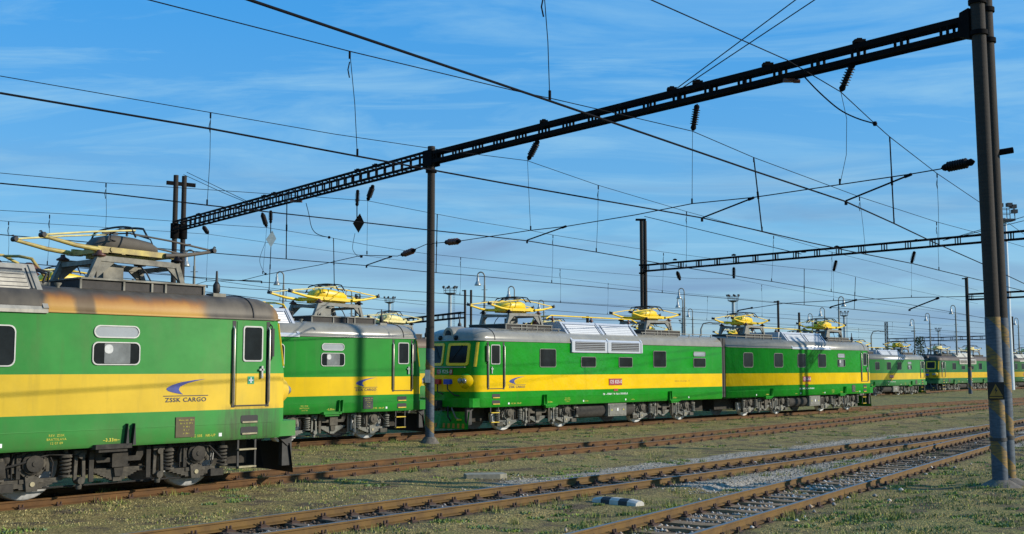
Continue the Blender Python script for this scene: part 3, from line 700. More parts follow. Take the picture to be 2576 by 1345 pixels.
        hs, sl_ = louvre(sg, lv[0], lv[1], V)
        lo = part(root, 'louvre_housing', 'lvh%d' % sg, hs, V['louvre']); part(lo, 'grille', 'lvg%d' % sg, sl_, [V['louvre'], M_black, V['lvback']])
        # jack brackets over each bogie
        for xb in (-3.6, -12.0):
            def jack(b):
                for dx in (-.07, .07): b.prism([(xb+dx-.035, .95), (xb+dx+.03, .95), (xb+dx+.005, 1.36)], side(sg), -.02, .10, 1)
                b.box(xb-.70, xb+.02, min(sg*1.42, sg*1.60), max(sg*1.42, sg*1.60), .90, .985, 0); b.box(xb-.62, xb-.05, min(sg*1.44, sg*1.56), max(sg*1.44, sg*1.56), .84, .90, 0)
            part(root, 'jack_bracket', 'jk%d%.1f' % (sg, xb), jack, [V['jack'], V['jackfin']])
        if detail:
            bx = -8.35 if sg > 0 else -7.0
            def bbox(b):
                y0, y1 = sorted((sg*1.0, sg*1.40)); b.box(bx-.62, bx+.62, y0, y1, .36, .90, 0)
                b.prism(rrect(bx-.56, bx+.56, .42, .85, .03), lambda a, c, d: (a, sg*(1.40+d), c), 0, .02, 0)
                for x in (bx-.4, bx+.4): b.prism([(x-.04, .60), (x+.04, .60), (x, .68)], lambda a, c, d: (a, sg*(1.42+d), c), 0, .008, 1)
                b.prism([(bx-.04, .58), (bx+.04, .58), (bx+.04, .70), (bx-.04, .70)], lambda a, c, d: (a, sg*(1.42+d), c), 0, .008, 2)
            part(root, 'battery_box', 'bat%d' % sg, bbox, [M_bogie_grey, M_txt_yel, M_txt_white])
            g = side(sg); fx = 1 if sg < 0 else -1
            def tg(xc): return lambda a, c, d: g(xc+fx*a, c, d)
            if V['logo']: part(root, 'logo', 'logo%d%.2f' % (sg, V['logo'][2]), logo_mesh(sg, V['logo'][0 if sg < 0 else 1], V['logo'][2], V['logo'][3]), [M_logo, M_txt_dark])
            def smalltext(b):
                for xb in (-3.95, -12.4): add_text(b, '\u20133.33m\u2013', .085, tg(xb), 0, 1.06, .006, 0, 1, .002)
                for xb, s in ((-2.0, 'UIC 505   NK-UP'), (-6.2, '\u20138.4m\u2013'), (-9.3, '\u201316.1m\u2013')): add_text(b, s, .07, tg(xb), 0, 1.05, .006, 0, 1, .001)
                for k in range(3): add_text(b, ('REV. ZSSK', 'BRATISLAVA', '12 07 09')[k], .06, tg(-5.0), 0, 1.19-.07*k, .006, 0)
                for x in (-1.6, -6.0, -8.8, -13.5): b.prism([(x-.035, 1.02), (x+.035, 1.02), (x+.035, 1.09), (x-.035, 1.09)], g, 0, .006, 1)
            part(root, 'lettering', 'stx%d' % sg, smalltext, [M_txt_yel, M_txt_white])
            if V.get('plate'):
                def dataplate(b):
                    b.prism([(-2.62, 1.04), (-2.20, 1.04), (-2.20, 1.44), (-2.62, 1.44)], g, 0, .02, 0)
                    for k, s in enumerate(('Hmot. lok.  85 t', 'Br. h. G  37 t', 'P  46 t', 'R  -  t', 'r  36 t')): add_text(b, s, .045, tg(-2.41), .02, 1.38-.066*k, .025, 1)
                part(root, 'data_plate', 'dpl%d' % sg, dataplate, [V['plate'], M_txt_yel])
            if V.get('aid'):
                part(root, 'first_aid_sign', 'aid%d' % sg, lambda b: (b.prism([(-.98, 2.08), (-.82, 2.08), (-.82, 2.24), (-.98, 2.24)], g, 0, .018, 0), b.box(-.915, -.885, min(sg*1.515, sg*1.522), max(sg*1.515, sg*1.522), 2.105, 2.215, 1), b.box(-.955, -.845, min(sg*1.515, sg*1.5225), max(sg*1.515, sg*1.5225), 2.145, 2.175, 1)), [M_signgreen, M_txt_white])
            if number:
                xn = -8.1
                part(root, 'number_plate', 'snum%d%s' % (sg, number), lambda b: (b.prism([(xn-.44, 1.68), (xn+.44, 1.68), (xn+.44, 1.96), (xn-.44, 1.96)], g, 0, .02, 0), add_text(b, number, .21, tg(xn), 0, 1.82, .026, 1, .86, .001)), [M_red, M_txt_white])
                def reg(b):
                    add_text(b, 'SK - ZSSKC  91 56 6 '+number.replace(' ', ' '), .12, tg(xn), 0, 1.30, .006, 0, .95, .003)
                    b.prism([(xn-.16, 1.43), (xn+.12, 1.43), (xn+.12, 1.53), (xn-.16, 1.53)], g, 0, .015, 1)
                part(root, 'registration_lettering', 'reg%d%s' % (sg, number), reg, [M_txt_white, M_red])
                if sg > 0: part(root, 'web_lettering', 'web%d' % sg, lambda b: add_text(b, 'w w w . z s c a r g o . s k', .10, tg(-13.0), 0, 1.82, .006, 0), [M_plate_br])
    for xb in (-3.6, -12.0): build_bogie(root, xb, V)
    for xp in (V.get('px', -3.1), -12.3): build_panto(root, xp, V)
    # roof line: busbar, antenna, walkway rails
    def busbar(b):
        b.tube([(-4.9, .45, 4.46), (-5.2, .45, 4.60), (-10.6, .45, 4.60), (-11.0, .45, 4.46)], .03, 6, 0)
        for x in (-5.3, -7.8, -10.4): b.bar((x, .45, 4.30), (x, .45, 4.58), .05, .05, 1); b.lathe([(.09, 0), (.10, .03), (.05, .1)], (x, .45, 4.40), n=10, mi=1)
        b.tube([(-4.7, -.2, 4.2), (-5.0, -.3, 4.5), (-5.1, 0, 4.56), (-5.2, .4, 4.58)], .03, 6, 0)
    part(root, 'busbar', 'bus', busbar, [V['panto'], M_insul_rust])
    part(root, 'main_switch', 'msw', lambda b: (b.box(-5.2, -4.75, -.55, .2, 3.9, 4.05, 0), b.lathe([(.16, 0), (.2, .06), (.12, .12), (.2, .18), (.12, .24), (.18, .30), (.05, .4)], (-5.0, -.2, 4.03), n=12, mi=1), b.tube([(-4.9, -.5, 3.95), (-4.85, -.6, 4.2), (-4.95, -.3, 4.3)], .03, 6, 2), b.tube([(-4.7, -.3, 3.95), (-4.75, -.5, 4.25), (-5.0, -.2, 4.35)], .025, 6, 2)), [V['frame'], M_insul_rust, M_black])
    part(root, 'roof_antenna', 'ant', lambda b: (b.box(-1.58, -1.28, -1.12, -.85, 3.84, 3.98, 1), b.lathe([(.03, 0), (.075, .06), (.075, .2), (.03, .28), (.02, .5)], (-1.43, -1.0, 3.96), n=10, mi=0)), [M_darkgrey, V['frame']])
    part(root, 'roof_clamp', 'rcl', lambda b: (b.box(-4.98, -4.72, -1.14, -.96, 3.80, 3.90, 0), b.lathe([(.05, 0), (.03, .06), (.07, .11), (.07, .13)], (-4.85, -1.05, 3.88), n=8, mi=0)), [V['frame']])
    if V.get('rails'):
      for seg in ((-4.9, -2.0), (-15.9, -10.3)):
       for sd in (-1, 1):
        def rails(b):
            for x0, x1 in (seg,):
                for s in (sd,):
                    b.bar((x0, s*1.22, 4.0), (x1, s*1.22, 4.0), .05, .03)
                    k = max(2, int((x1-x0)/.8))
                    for i in range(k+1):
                        x = x0+.1+(x1-x0-.2)*i/k; b.bar((x, s*1.22, 3.80), (x, s*1.22, 4.0), .03, .03)
        part(root, 'roof_rail', 'rwl%d%d' % (seg[0], sd), rails, [V['frame']])
    if V.get('gangway'):
        part(root, 'gangway', 'gang', lambda b: b.box(-16.50, -16.28, -1.42, 1.42, 1.0, 3.86), M_black)
    return root

VA = dict(paint=M_green_faded, roof=M_roof_rust, bogie=M_bogie_dark, axle=M_bogie_mid, tyre=M_tyre_dull, frame=M_box_framedirty, panto=M_yel_old, lvback=M_darkgrey, panto2=M_drum_grey, upper=M_drum_grey, upper2=M_yel_pale, drum=M_drum_grey, louvre=M_grey_lv, rim=M_rim, wframe=M_yel, step=M_step_old, jack=M_bogie_dark, jackfin=M_black, plough=M_black, logo=(-2.40, -2.0, 1.93, 1.0), plate=M_plate_br, aid=True)
VB = dict(VA, lvback=mat('louvre_shade', (.17, .18, .19), .5), panto2=M_yel, paint=M_green_b, roof=M_roof_grey, bogie=M_bogie, axle=M_bogie_grey, tyre=M_tyre, frame=M_box_frame, panto=M_yel, upper=M_yel, upper2=M_yel_pale, drum=M_yel, louvre=M_white_lv, step=M_step, jack=M_green_b, jackfin=M_green_b, logo=(-2.50, -2.05, 1.83, .98), plate=M_plate_dk, aid=False)
VC = dict(VB, px=-3.35, paint=M_green_clean, upper2=M_yel, rim=M_rimdark, jack=M_green_clean, jackfin=M_green_clean, plough=M_green_clean, plate=None, rails=True, gangway=True, logo=(-2.4, -2.1, 1.83, .98))
VC2 = dict(VC, px=-3.2, logo=None, plate=M_plate_dk)
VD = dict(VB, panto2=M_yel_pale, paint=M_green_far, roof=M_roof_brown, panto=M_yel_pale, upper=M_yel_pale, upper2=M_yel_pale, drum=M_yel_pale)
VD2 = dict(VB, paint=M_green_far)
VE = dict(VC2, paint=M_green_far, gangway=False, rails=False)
VF = dict(VC2, panto2=M_yel_pale, paint=M_green_dull, jack=M_green_dull, jackfin=M_green_dull, plough=M_black, roof=mat('roof_dark_brown', (.075, .055, .038), .6, 0, .35, 1.2), panto=M_yel_pale, upper=M_drum_grey, upper2=M_drum_grey, drum=M_yel_pale, louvre=mat('louvre_beige', (.50, .47, .38), .5, 0, .15, 2), tyre=M_tyre_dull, rails=False)

PC = Vector((21.4, 67.8)); HDC = math.atan2(10.95, 12.1); DC = Vector((math.sin(HDC), math.cos(HDC))); NC = Vector((-DC.y, DC.x))
def onC(s, lat, z=0.0): p = PC+DC*s+NC*lat; return (p.x, p.y, z)
HDA = R(41); DA = Vector((math.sin(HDA), math.cos(HDA))); NA = Vector((-DA.y, DA.x)); PA = Vector((-5.9, 23.65))
pa = PA+DA*1.52+NA*1.5
g1 = 'green and yellow electric locomotives in the yard'
build_loco('nearest locomotive at left, faded green with wide yellow band and rust-stained roof', (pa.x, pa.y, 0), HDA, VA, 1.033, g1)
build_loco('clean grey-roofed locomotive just behind the nearest one, cab end beside the single mast', onC(-36.68, 1.5), HDC, VB, 1.03, g1)
build_loco('glossy green locomotive with red plate 125 825-0, cab facing the single mast', onC(-33.75, 1.5), HDC+math.pi, VC, 1.045, g1, '125 825-0')
build_loco('glossy green locomotive section coupled behind number 125 825-0, sloping white louvres', onC(-.2, 1.5), HDC, VC2, .985, g1, '125 826-8')
build_loco('locomotive with pale yellow pantograph and brown roof, mostly hidden behind the grey-roofed one', onC(-22.7, 14.0), HDC, VD, 1, g1, None, False)
build_loco('hidden locomotive behind number 125 825-0, only yellow pantographs showing above its roof', onC(-1.5, 13.2), HDC, VD2, 1, g1, None, False)
build_loco('hidden locomotive behind the second glossy section, low yellow pantograph showing above', onC(18.7, 13.2), HDC, VD2, 1, g1, None, False)
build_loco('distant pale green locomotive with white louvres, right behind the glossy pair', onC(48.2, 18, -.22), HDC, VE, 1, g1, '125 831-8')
build_loco('far locomotive at right with beige louvres and dark roof, cab facing left', onC(58.4, 20.6, -.22), HDC+math.pi, VF, 1.06, g1, '125 817-7')
build_loco('farthest locomotive at the right edge, coupled behind the beige-louvred one', onC(93.6, 20.6, -.22), HDC, VF, 1, g1, '125 818-5')

# ---------------------------------------------------------------- ground
def seg_dist(P, pts):
    """signed-free distance of points P (n,2) to a polyline"""
    best = np.full(len(P), 1e9)
    for a, b in zip(pts, pts[1:]):
        a = np.array(a[:2]); b = np.array(b[:2]); ab = b-a; t = np.clip(((P-a)@ab)/(ab@ab), 0, 1)
        best = np.minimum(best, np.linalg.norm(P-(a+t[:, None]*ab), axis=1))
    return best
def smooth(pts, n=8):
    pts = [Vector(p) for p in pts]; P = [pts[0]*2-pts[1]]+pts+[pts[-1]*2-pts[-2]]; out = []
    for i in range(1, len(P)-2):
        for k in range(n):
            t = k/n; a, b, c, d = P[i-1:i+3]
            out.append(.5*((2*b)+(c-a)*t+(2*a-5*b+4*c-d)*t*t+(3*b-a-3*c+d)*t**3))
    out.append(pts[-1]); return out
def la(t): p = PA+DA*t+NA*1.5; return (p.x, p.y)
TR_A = smooth([la(-22), la(-12), la(-2), (-1.0, 32.4), (3.9, 38.2), (8.45, 44.1), (15.25, 53.3), (20.0, 59.95), (25.8, 67.6), (37, 83), (60, 116)])
TR_C = [Vector(onC(s, 1.5)[:2]) for s in range(-80, 70, 5)]
TR_1 = smooth([(-13, 6.5), (-4.33, 17.44), (-.8, 21.75), (5.3, 28.9), (9.44, 33.93), (15.35, 41.15), (18.2, 44.9), (24.6, 53.6), (40, 75), (60, 104)])
h2 = R(32.9); n2v = Vector((-math.cos(h2), math.sin(h2))); d2v = Vector((math.sin(h2), math.cos(h2)))
c2 = Vector((3.9, 18.91))+n2v*.76
TR_2 = [c2+d2v*t for t in range(-12, 31, 1)]
TR_E = [Vector(onC(s, 18.0+1.9*min(1, max(0, (s-45)/20)))[:2]) for s in range(-60, 150, 10)]
NH = R(40); N1N = (-math.cos(NH), math.sin(NH))

def vnoise(P, sc, seed):
    r = np.random.default_rng(seed); g = r.random((64, 64)); q = P*sc; i = np.floor(q).astype(int); f = q-i; f = f*f*(3-2*f)
    A = lambda dx, dy: g[(i[:, 0]+dx) % 64, (i[:, 1]+dy) % 64]
    return (A(0, 0)*(1-f[:, 0])+A(1, 0)*f[:, 0])*(1-f[:, 1])+(A(0, 1)*(1-f[:, 0])+A(1, 1)*f[:, 0])*f[:, 1]
def trk_d(P):
    return np.minimum.reduce([seg_dist(P, t) for t in (TR_A[::3], TR_C[::6], TR_1[::3], TR_2[::6], TR_E[::8])])
def ground_z(P):
    z = -.20+.07*(vnoise(P, .35, 3)-.5)+.06*(vnoise(P, 1.3, 4)-.5)
    d = trk_d(P)
    d2 = seg_dist(P, TR_2[::6])
    d1 = seg_dist(P, TR_1[::3]); rough = .03*(vnoise(P, 2.5, 5)-.5)
    z = np.where(d < 1.7, -.150+rough*.8, z)
    z = np.where(np.minimum(d1, d2) < .78, -.205+rough, z)
    right = np.clip((P[:, 0]-3-(P[:, 1]-17)*.65-.6)/1.5, 0, 1)     # low bank on the near side of the closest track
    return z+right*.12*(P[:, 1] < 60)

def ground_mat():
    m = bpy.data.materials.new('yard_ground'); m.use_nodes = True; nt = m.node_tree
    b = nt.nodes['Principled BSDF']; N = nt.nodes.new; L = nt.links.new; b.inputs['Roughness'].default_value = .95; b.inputs['Specular IOR Level'].default_value = .1
    tc = N('ShaderNodeTexCoord')
    at = N('ShaderNodeAttribute'); at.attribute_name = 'zone'; sp = N('ShaderNodeSeparateColor'); L(at.outputs['Color'], sp.inputs[0])
    def noise(sc, det=8, ro=.65):
        n = N('ShaderNodeTexNoise'); n.inputs['Scale'].default_value = sc; n.inputs['Detail'].default_value = det; n.inputs['Roughness'].default_value = ro
        L(tc.outputs['Object'], n.inputs['Vector']); return n.outputs['Fac']
    def ramp(v, a, b_, p0=.35, p1=.65):
        r = N('ShaderNodeValToRGB'); r.color_ramp.elements[0].position = p0; r.color_ramp.elements[1].position = p1
        r.color_ramp.elements[0].color = a+(1,); r.color_ramp.elements[1].color = b_+(1,); L(v, r.inputs[0]); return r.outputs[0]
    def mix(f, a, b_):
        n = N('ShaderNodeMix'); n.data_type = 'RGBA'; L(f, n.inputs['Factor']); L(a, n.inputs['A']); L(b_, n.inputs['B']); return n.outputs['Result']
    def mr(v, a, b_):
        n = N('ShaderNodeMapRange'); n.inputs['From Min'].default_value = a; n.inputs['From Max'].default_value = b_; L(v, n.inputs['Value']); return n.outputs[0]
    def mul(a, c):
        n = N('ShaderNodeMath'); n.operation = 'MULTIPLY'; L(a, n.inputs[0])
        if isinstance(c, float): n.inputs[1].default_value = c
        else: L(c, n.inputs[1])
        return n.outputs[0]
    def addn(a, c):
        n = N('ShaderNodeMath'); n.operation = 'ADD'; L(a, n.inputs[0]); L(c, n.inputs[1]); return n.outputs[0]
    f1 = noise(14, 10, .75)
    dry = ramp(f1, (.12, .092, .036), (.42, .325, .13), .38, .64); grn = ramp(f1, (.13, .12, .04), (.36, .32, .11)); dirt = ramp(noise(9, 10), (.06, .045, .028), (.20, .15, .09))
    vo = N('ShaderNodeTexVoronoi'); vo.inputs['Scale'].default_value = 22; L(tc.outputs['Object'], vo.inputs['Vector'])
    hv = N('ShaderNodeSeparateColor'); L(vo.outputs['Color'], hv.inputs[0])
    gra = ramp(hv.outputs[0], (.20, .17, .125), (.52, .45, .35), .1, .9)
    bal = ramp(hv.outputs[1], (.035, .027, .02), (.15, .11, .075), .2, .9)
    c = mix(mr(noise(.9, 6), .53, .66), dry, grn); c = mix(mul(sp.outputs[1], mr(noise(1.7, 6), .35, .55)), c, grn)
    c = mix(mr(noise(1.3, 7), .51, .62), c, dirt)
    c = mix(mr(addn(sp.outputs[2], mul(noise(2.2, 6), .8)), .78, .95), c, gra)
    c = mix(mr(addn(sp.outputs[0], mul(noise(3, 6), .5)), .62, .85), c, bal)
    L(c, b.inputs['Base Color'])
    bp = N('ShaderNodeBump'); bp.inputs['Strength'].default_value = .9; bp.inputs['Distance'].default_value = .05
    L(addn(noise(25, 6, .7), mul(vo.outputs['Distance'], .6)), bp.inputs['Height']); L(bp.outputs[0], b.inputs['Normal'])
    return m
def build_ground():
    def axis(lo, hi, step, far):
        a = list(np.arange(lo, hi+.01, step)); s = step; x = lo; y = hi; pre = []; post = []
        while x > -far: s *= 1.5; x -= s; pre.append(x)
        s = step
        while y < far: s *= 1.5; y += s; post.append(y)
        return np.array(pre[::-1]+a+post)
    xs = axis(-16, 40, .22, 3000); ys = axis(13, 72, .22, 3000); X, Y = np.meshgrid(xs, ys); P = np.stack([X.ravel(), Y.ravel()], 1)
    z = ground_z(P); nx, ny = len(xs), len(ys)
    me = bpy.data.meshes.new('ground'); V = np.column_stack([P, z])
    idx = np.arange(nx*ny).reshape(ny, nx); F = np.stack([idx[:-1, :-1], idx[:-1, 1:], idx[1:, 1:], idx[1:, :-1]], -1).reshape(-1, 4)
    me.from_pydata(V.tolist(), [], F.tolist()); me.polygons.foreach_set('use_smooth', [True]*len(F))
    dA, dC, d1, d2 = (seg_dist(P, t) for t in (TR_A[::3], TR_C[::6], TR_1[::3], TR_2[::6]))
    ballast_shade = np.clip(1.5-np.minimum(d1, d2+.1), 0, 1); ballast_shade = np.maximum(ballast_shade, np.clip(1.35-np.minimum(dA, dC), 0, 1)*.8)  # ballast tone, deepened on tracks A and C as painted shade under locomotives
    s1 = (P-np.array([-4.33, 17.44]))@np.array([math.sin(NH), math.cos(NH)])
    sgn = (P-np.array([-4.33, 17.44]))@np.array(N1N)
    grav = np.clip((sgn-.8)/.4, 0, 1)*np.clip((3.6-sgn)/1.6, 0, 1)*np.clip((s1-7)/3, 0, 1)
    grav = np.maximum(grav, ((d1 < 3.2) & (d2 < 3.4) & (s1 > 11))*.85)
    green = np.maximum(np.clip((sgn-12)/2, 0, 1)*.9, np.clip((-(sgn)-5)/3, 0, 1)*.9)
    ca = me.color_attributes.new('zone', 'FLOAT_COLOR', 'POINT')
    ca.data.foreach_set('color', np.column_stack([ballast_shade, green, grav, np.ones(len(P))]).astype(np.float32).ravel())
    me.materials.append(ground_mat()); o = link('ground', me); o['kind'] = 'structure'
build_ground()

# ---------------------------------------------------------------- tracks
def resample(pts, step):
    pts = [Vector(p) for p in pts]; ds = [0]
    for p, q in zip(pts, pts[1:]): ds.append(ds[-1]+(q-p).length)
    out = []; s = 0; i = 0
    while s <= ds[-1]:
        while ds[i+1] < s: i += 1
        t = (s-ds[i])/(ds[i+1]-ds[i]); out.append((pts[i].lerp(pts[i+1], t), (pts[i+1]-pts[i]).normalized(), s)); s += step
    return out
def rail_mesh(path, off, s0=None, s1=None, dz=0):
    b = MB(); prof = [(-.072, -.155), (.072, -.155), (.072, -.14), (.012, -.118), (.012, -.04), (.036, -.03), (.036, -.002), (.028, 0), (-.028, 0), (-.036, -.002), (-.036, -.03), (-.012, -.04), (-.012, -.118), (-.072, -.14)]
    rs = [(p, d) for p, d, s in resample(path, 1.0) if (s0 is None or s >= s0) and (s1 is None or s <= s1)]
    rings = []
    for p, d in rs:
        n = Vector((-d.y, d.x)); rings.append([(p.x+n.x*(off+a), p.y+n.y*(off+a), z+dz) for a, z in prof])
    k = len(prof); vs = [v for r in rings for v in r]
    fs = [(i*k+j, i*k+(j+1) % k, (i+1)*k+(j+1) % k, (i+1)*k+j) for i in range(len(rings)-1) for j in range(k)]
    o = len(b.v); b.v += vs
    for i in range(len(rings)-1):
        for j in range(k): b.f.append(fs[i*k+j]); b.m.append(1 if j in (6, 7, 8) else 0); b.s.append(False)
    return b
def sleeper(w, mi):
    def f(b):
        r = random.Random(w); L = 1.32
        rings = []
        for x in np.linspace(-L, L, 9):
            j = lambda a: r.uniform(-a, a)
            rings.append([(x, -.125+j(.02), -.30), (x, .125+j(.02), -.30), (x, .12+j(.02), -.165+j(.012)), (x, .02+j(.02), -.16+j(.008)), (x, -.12+j(.02), -.168+j(.012))])
        b.loft(rings, 0, False, True, True, True)
        for s in (-.76, .76):
            b.box(s-.19, s+.19, -.09, .09, -.163, -.138, 1)
            for k in (-.115, .115):
                b.box(s+k-.035, s+k+.035, -.05, .05, -.14, -.115, 1)
                for q in (-.035, .035): b.lathe([(.02, 0), (.022, .045), (.012, .055)], (s+k, q, -.12), n=6, mi=1)
    return f
def track(label, path, top, rust, sl_step, sl_from, sl_to, wood, gauge=.76, ends=None, dz=0):
    p0 = Vector(path[len(path)//2])
    t = empty('railway_track', (0, 0, 0), label, 'railway track', 'rails of the yard')
    for s in (-1, 1):
        a, b = (ends or {}).get(s, (None, None))
        obj('rail', rail_mesh(path, s*gauge, a, b, dz), [rust, top], t)
    rs = resample(path, sl_step); n = 0
    for p, d, s in rs:
        if s < sl_from or s > sl_to or n >= 98: continue
        n += 1; k = random.randrange(4)
        o = part(t, 'sleeper', 'slp%d' % k, sleeper(k, 0), [wood, M_clip], (p.x, p.y, random.uniform(-.012, .004)))
        o.rotation_euler = (0, 0, math.atan2(d.y, d.x)+math.pi/2+random.uniform(-.03, .03))
    return t
track('rusty rails that carry the nearest faded locomotive and run on into the distance', TR_A, M_railtop_r, M_rust2, .75, 16, 90, M_wood)
track('rails under the glossy twin locomotives and the grey-roofed one', TR_C, M_railtop_r, M_rust2, 1.2, 30, 140, M_wood)
track('foreground track with rusty rails crossing from bottom left to the right mast', TR_1, M_railtop, M_rust, .66, 5, 68, M_wood)
track('closest track at bottom right, curved wooden sleepers and pale ballast, joining the other', TR_2, M_railtop, M_rust, .66, 0, 44, M_wood_lt, dz=.004)
track('distant weedy rails beneath the far locomotives at right', TR_E, M_railtop_r, M_rust2, 3, 60, 190, M_wood)

# ---------------------------------------------------------------- grass, weeds, stones
def sample_area(n, x0=-14, x1=32, y0=15, y1=70, power=1.6):
    y = y0+(y1-y0)*rng.random(n)**power; u = (rng.random(n)-.5)*1.02
    x = u*y*2576/FPX
    return np.stack([x, y], 1)
def blades(name, P, h, w, mats, label, lean=.5):
    n = len(P); z = ground_z(P); a = rng.random(n)*6.283; hh = h*(.5+rng.random(n)); ww = w*(.6+.8*rng.random(n))
    la_ = rng.random(n)*6.283; l = lean*hh*rng.random(n)
    d = np.stack([np.cos(a), np.sin(a)], 1)*ww[:, None]/2
    base = np.column_stack([P, z-.01]); V = np.empty((n, 3, 3))
    V[:, 0] = base; V[:, 0, :2] -= d; V[:, 1] = base; V[:, 1, :2] += d
    V[:, 2] = base; V[:, 2, 0] += np.cos(la_)*l; V[:, 2, 1] += np.sin(la_)*l; V[:, 2, 2] += hh
    me = bpy.data.meshes.new(name); me.vertices.add(n*3); me.vertices.foreach_set('co', V.ravel())
    me.loops.add(n*3); me.loops.foreach_set('vertex_index', np.arange(n*3)); me.polygons.add(n)
    me.polygons.foreach_set('loop_start', np.arange(0, n*3, 3)); me.polygons.foreach_set('loop_total', np.full(n, 3))
    for m in mats: me.materials.append(m)
    me.polygons.foreach_set('material_index', rng.integers(0, len(mats), n)); me.update(); me.validate()
    o = link(name, me); tag(o, label, 'grass', kind='stuff')
def gm(name, c): return mat(name, c, .8, 0, .25, 3, spec=.2)
G_dry = [gm('grass_straw', (.54, .45, .20)), gm('grass_tan', (.44, .37, .16)), gm('grass_olive', (.28, .27, .09))]
G_green = [gm('grass_green', (.13, .155, .035)), gm('grass_bright', (.20, .235, .045)), gm('weed_bluegreen', (.13, .165, .075)), gm('grass_sere', (.34, .28, .11)), gm('grass_straw_low', (.42, .34, .14))]
def rails_clear(P, d): return trk_d(P) > d
N1a = np.array([-4.33, 17.44]); N1n = np.array(N1N); N1d = np.array([math.sin(NH), math.cos(NH)])
P = sample_area(170000); sg = (P-N1a)@N1n; s1 = (P-N1a)@N1d
dry = (vnoise(P, .9, 11)*.6+vnoise(P, 3.1, 12)*.4); grav = ((sg > .7) & (sg < 3.4) & (s1 > 8)) | ((seg_dist(P, TR_1[::3]) < 3) & (seg_dist(P, TR_2[::6]) < 3.2))
k = (dry > .44) & (vnoise(P, .55, 51) > .30) & rails_clear(P, 1.15) & (~grav | (rng.random(len(P)) < .07)) & (sg > -30)
blades('dry_grass', P[k], .030, .020, G_dry, 'short dry straw coloured grass between the tracks', .9)
P = sample_area(150000); sg = (P-N1a)@N1n; s1 = (P-N1a)@N1d
cl = vnoise(P, .8, 21)*.5+vnoise(P, 2.7, 22)*.5; grav = ((sg > .7) & (sg < 3.4) & (s1 > 8)) | ((seg_dist(P, TR_1[::3]) < 3) & (seg_dist(P, TR_2[::6]) < 3.2))
right = (P-np.array([2.62, 16.89]))@np.array([n2v.x, n2v.y]) < -.6
th = np.where((sg > 11) | right, .52, .68)
k = (cl > th) & (vnoise(P, .55, 51) > .25) & rails_clear(P, .95) & (~grav | (rng.random(len(P)) < .04))
blades('green_weeds', P[k], .042, .034, G_green, 'low green weeds growing in patches on the yard floor', .8)
# tall tufts along the rails and scattered clumps
cen = []
for path, n, lo, hi in ((TR_1, 150, .5, 1.2), (TR_A, 200, .2, 1.3), (TR_2, 60, .3, 1.6), (TR_C, 220, 1.0, 1.7), (TR_E, 200, .5, 3)):
    rs = resample(path, .5)
    for _ in range(n):
        p, d, s = rs[rng.integers(0, len(rs))]; off = rng.uniform(lo, hi)*rng.choice([-1, 1]); cen.append((p.x-d.y*off, p.y+d.x*off))
cen = np.array(cen); cen = cen[(cen[:, 1] > 14) & (cen[:, 1] < 130)]
C2 = sample_area(260); cen = np.vstack([cen, C2[rails_clear(C2, 1.0)]])
per = 46; Pt = np.repeat(cen, per, 0)+rng.normal(0, 1, (len(cen)*per, 2))*np.repeat(.05+.12*rng.random(len(cen)), per)[:, None]
dr = trk_d(Pt); Pt = Pt[np.abs(dr-.76) > .09]
blades('grass_tufts', Pt, .11, .014, [G_green[1], G_green[0], G_dry[2], G_dry[2]], 'taller grass tufts beside the rails', .7)
wc = []
CW = sample_area(900, power=1.3); sgw = (CW-N1a)@N1n
keep = rails_clear(CW, .95) & ((vnoise(CW, .5, 41) > .5) | (sgw > 11) | (sgw < -3))
wc = CW[keep]
nb = 70; rad = (.06+.22*rng.random(len(wc)))
ang = rng.random((len(wc), nb))*6.283; rr_ = np.sqrt(rng.random((len(wc), nb)))*rad[:, None]
PW = np.stack([wc[:, :1]+np.cos(ang)*rr_*1.5, wc[:, 1:]+np.sin(ang)*rr_], -1).reshape(-1, 2)
blades('weed_clumps', PW, .045, .05, [gm('weed_leaf', (.13, .19, .045)), gm('weed_leaf_blue', (.14, .20, .10)), gm('weed_leaf_bright', (.21, .28, .05))], 'rounded clumps of leafy weeds scattered over the ground', 1.2)
def stones(name, P, r, mats, label, zoff=0.0):
    base = np.array([(1, 0, 0), (-1, 0, 0), (0, 1, 0), (0, -1, 0), (0, 0, 1), (0, 0, -1)], float)
    fc = np.array([(0, 2, 4), (2, 1, 4), (1, 3, 4), (3, 0, 4), (2, 0, 5), (1, 2, 5), (3, 1, 5), (0, 3, 5)])
    n = len(P); z = ground_z(P)+zoff; sc = r*(.5+rng.random((n, 1, 3))); V = base[None]*sc*(.75+.5*rng.random((n, 6, 1)))
    a = rng.random(n)*6.283; c, s = np.cos(a)[:, None], np.sin(a)[:, None]; x = V[:, :, 0]*c-V[:, :, 1]*s; y = V[:, :, 0]*s+V[:, :, 1]*c
    V = np.stack([x+P[:, :1], y+P[:, 1:], V[:, :, 2]*.8+z[:, None]], -1)
    F = (fc[None]+np.arange(n)[:, None, None]*6).reshape(-1, 3)
    me = bpy.data.meshes.new(name); me.vertices.add(n*6); me.vertices.foreach_set('co', V.ravel()); me.loops.add(len(F)*3); me.loops.foreach_set('vertex_index', F.ravel())
    me.polygons.add(len(F)); me.polygons.foreach_set('loop_start', np.arange(0, len(F)*3, 3)); me.polygons.foreach_set('loop_total', np.full(len(F), 3))
    for m in mats: me.materials.append(m)
    me.polygons.foreach_set('material_index', np.repeat(rng.integers(0, len(mats), n), 8)); me.update(); me.validate()
    tag(link(name, me), label, 'gravel', kind='stuff')
S_lt = [gm('stone_white', (.55, .50, .43)), gm('stone_tan', (.40, .32, .24)), gm('stone_grey', (.26, .24, .21))]
S_gr = [gm('gravel_grey', (.33, .285, .22)), gm('gravel_pale', (.48, .42, .33)), gm('gravel_dark', (.12, .11, .09))]
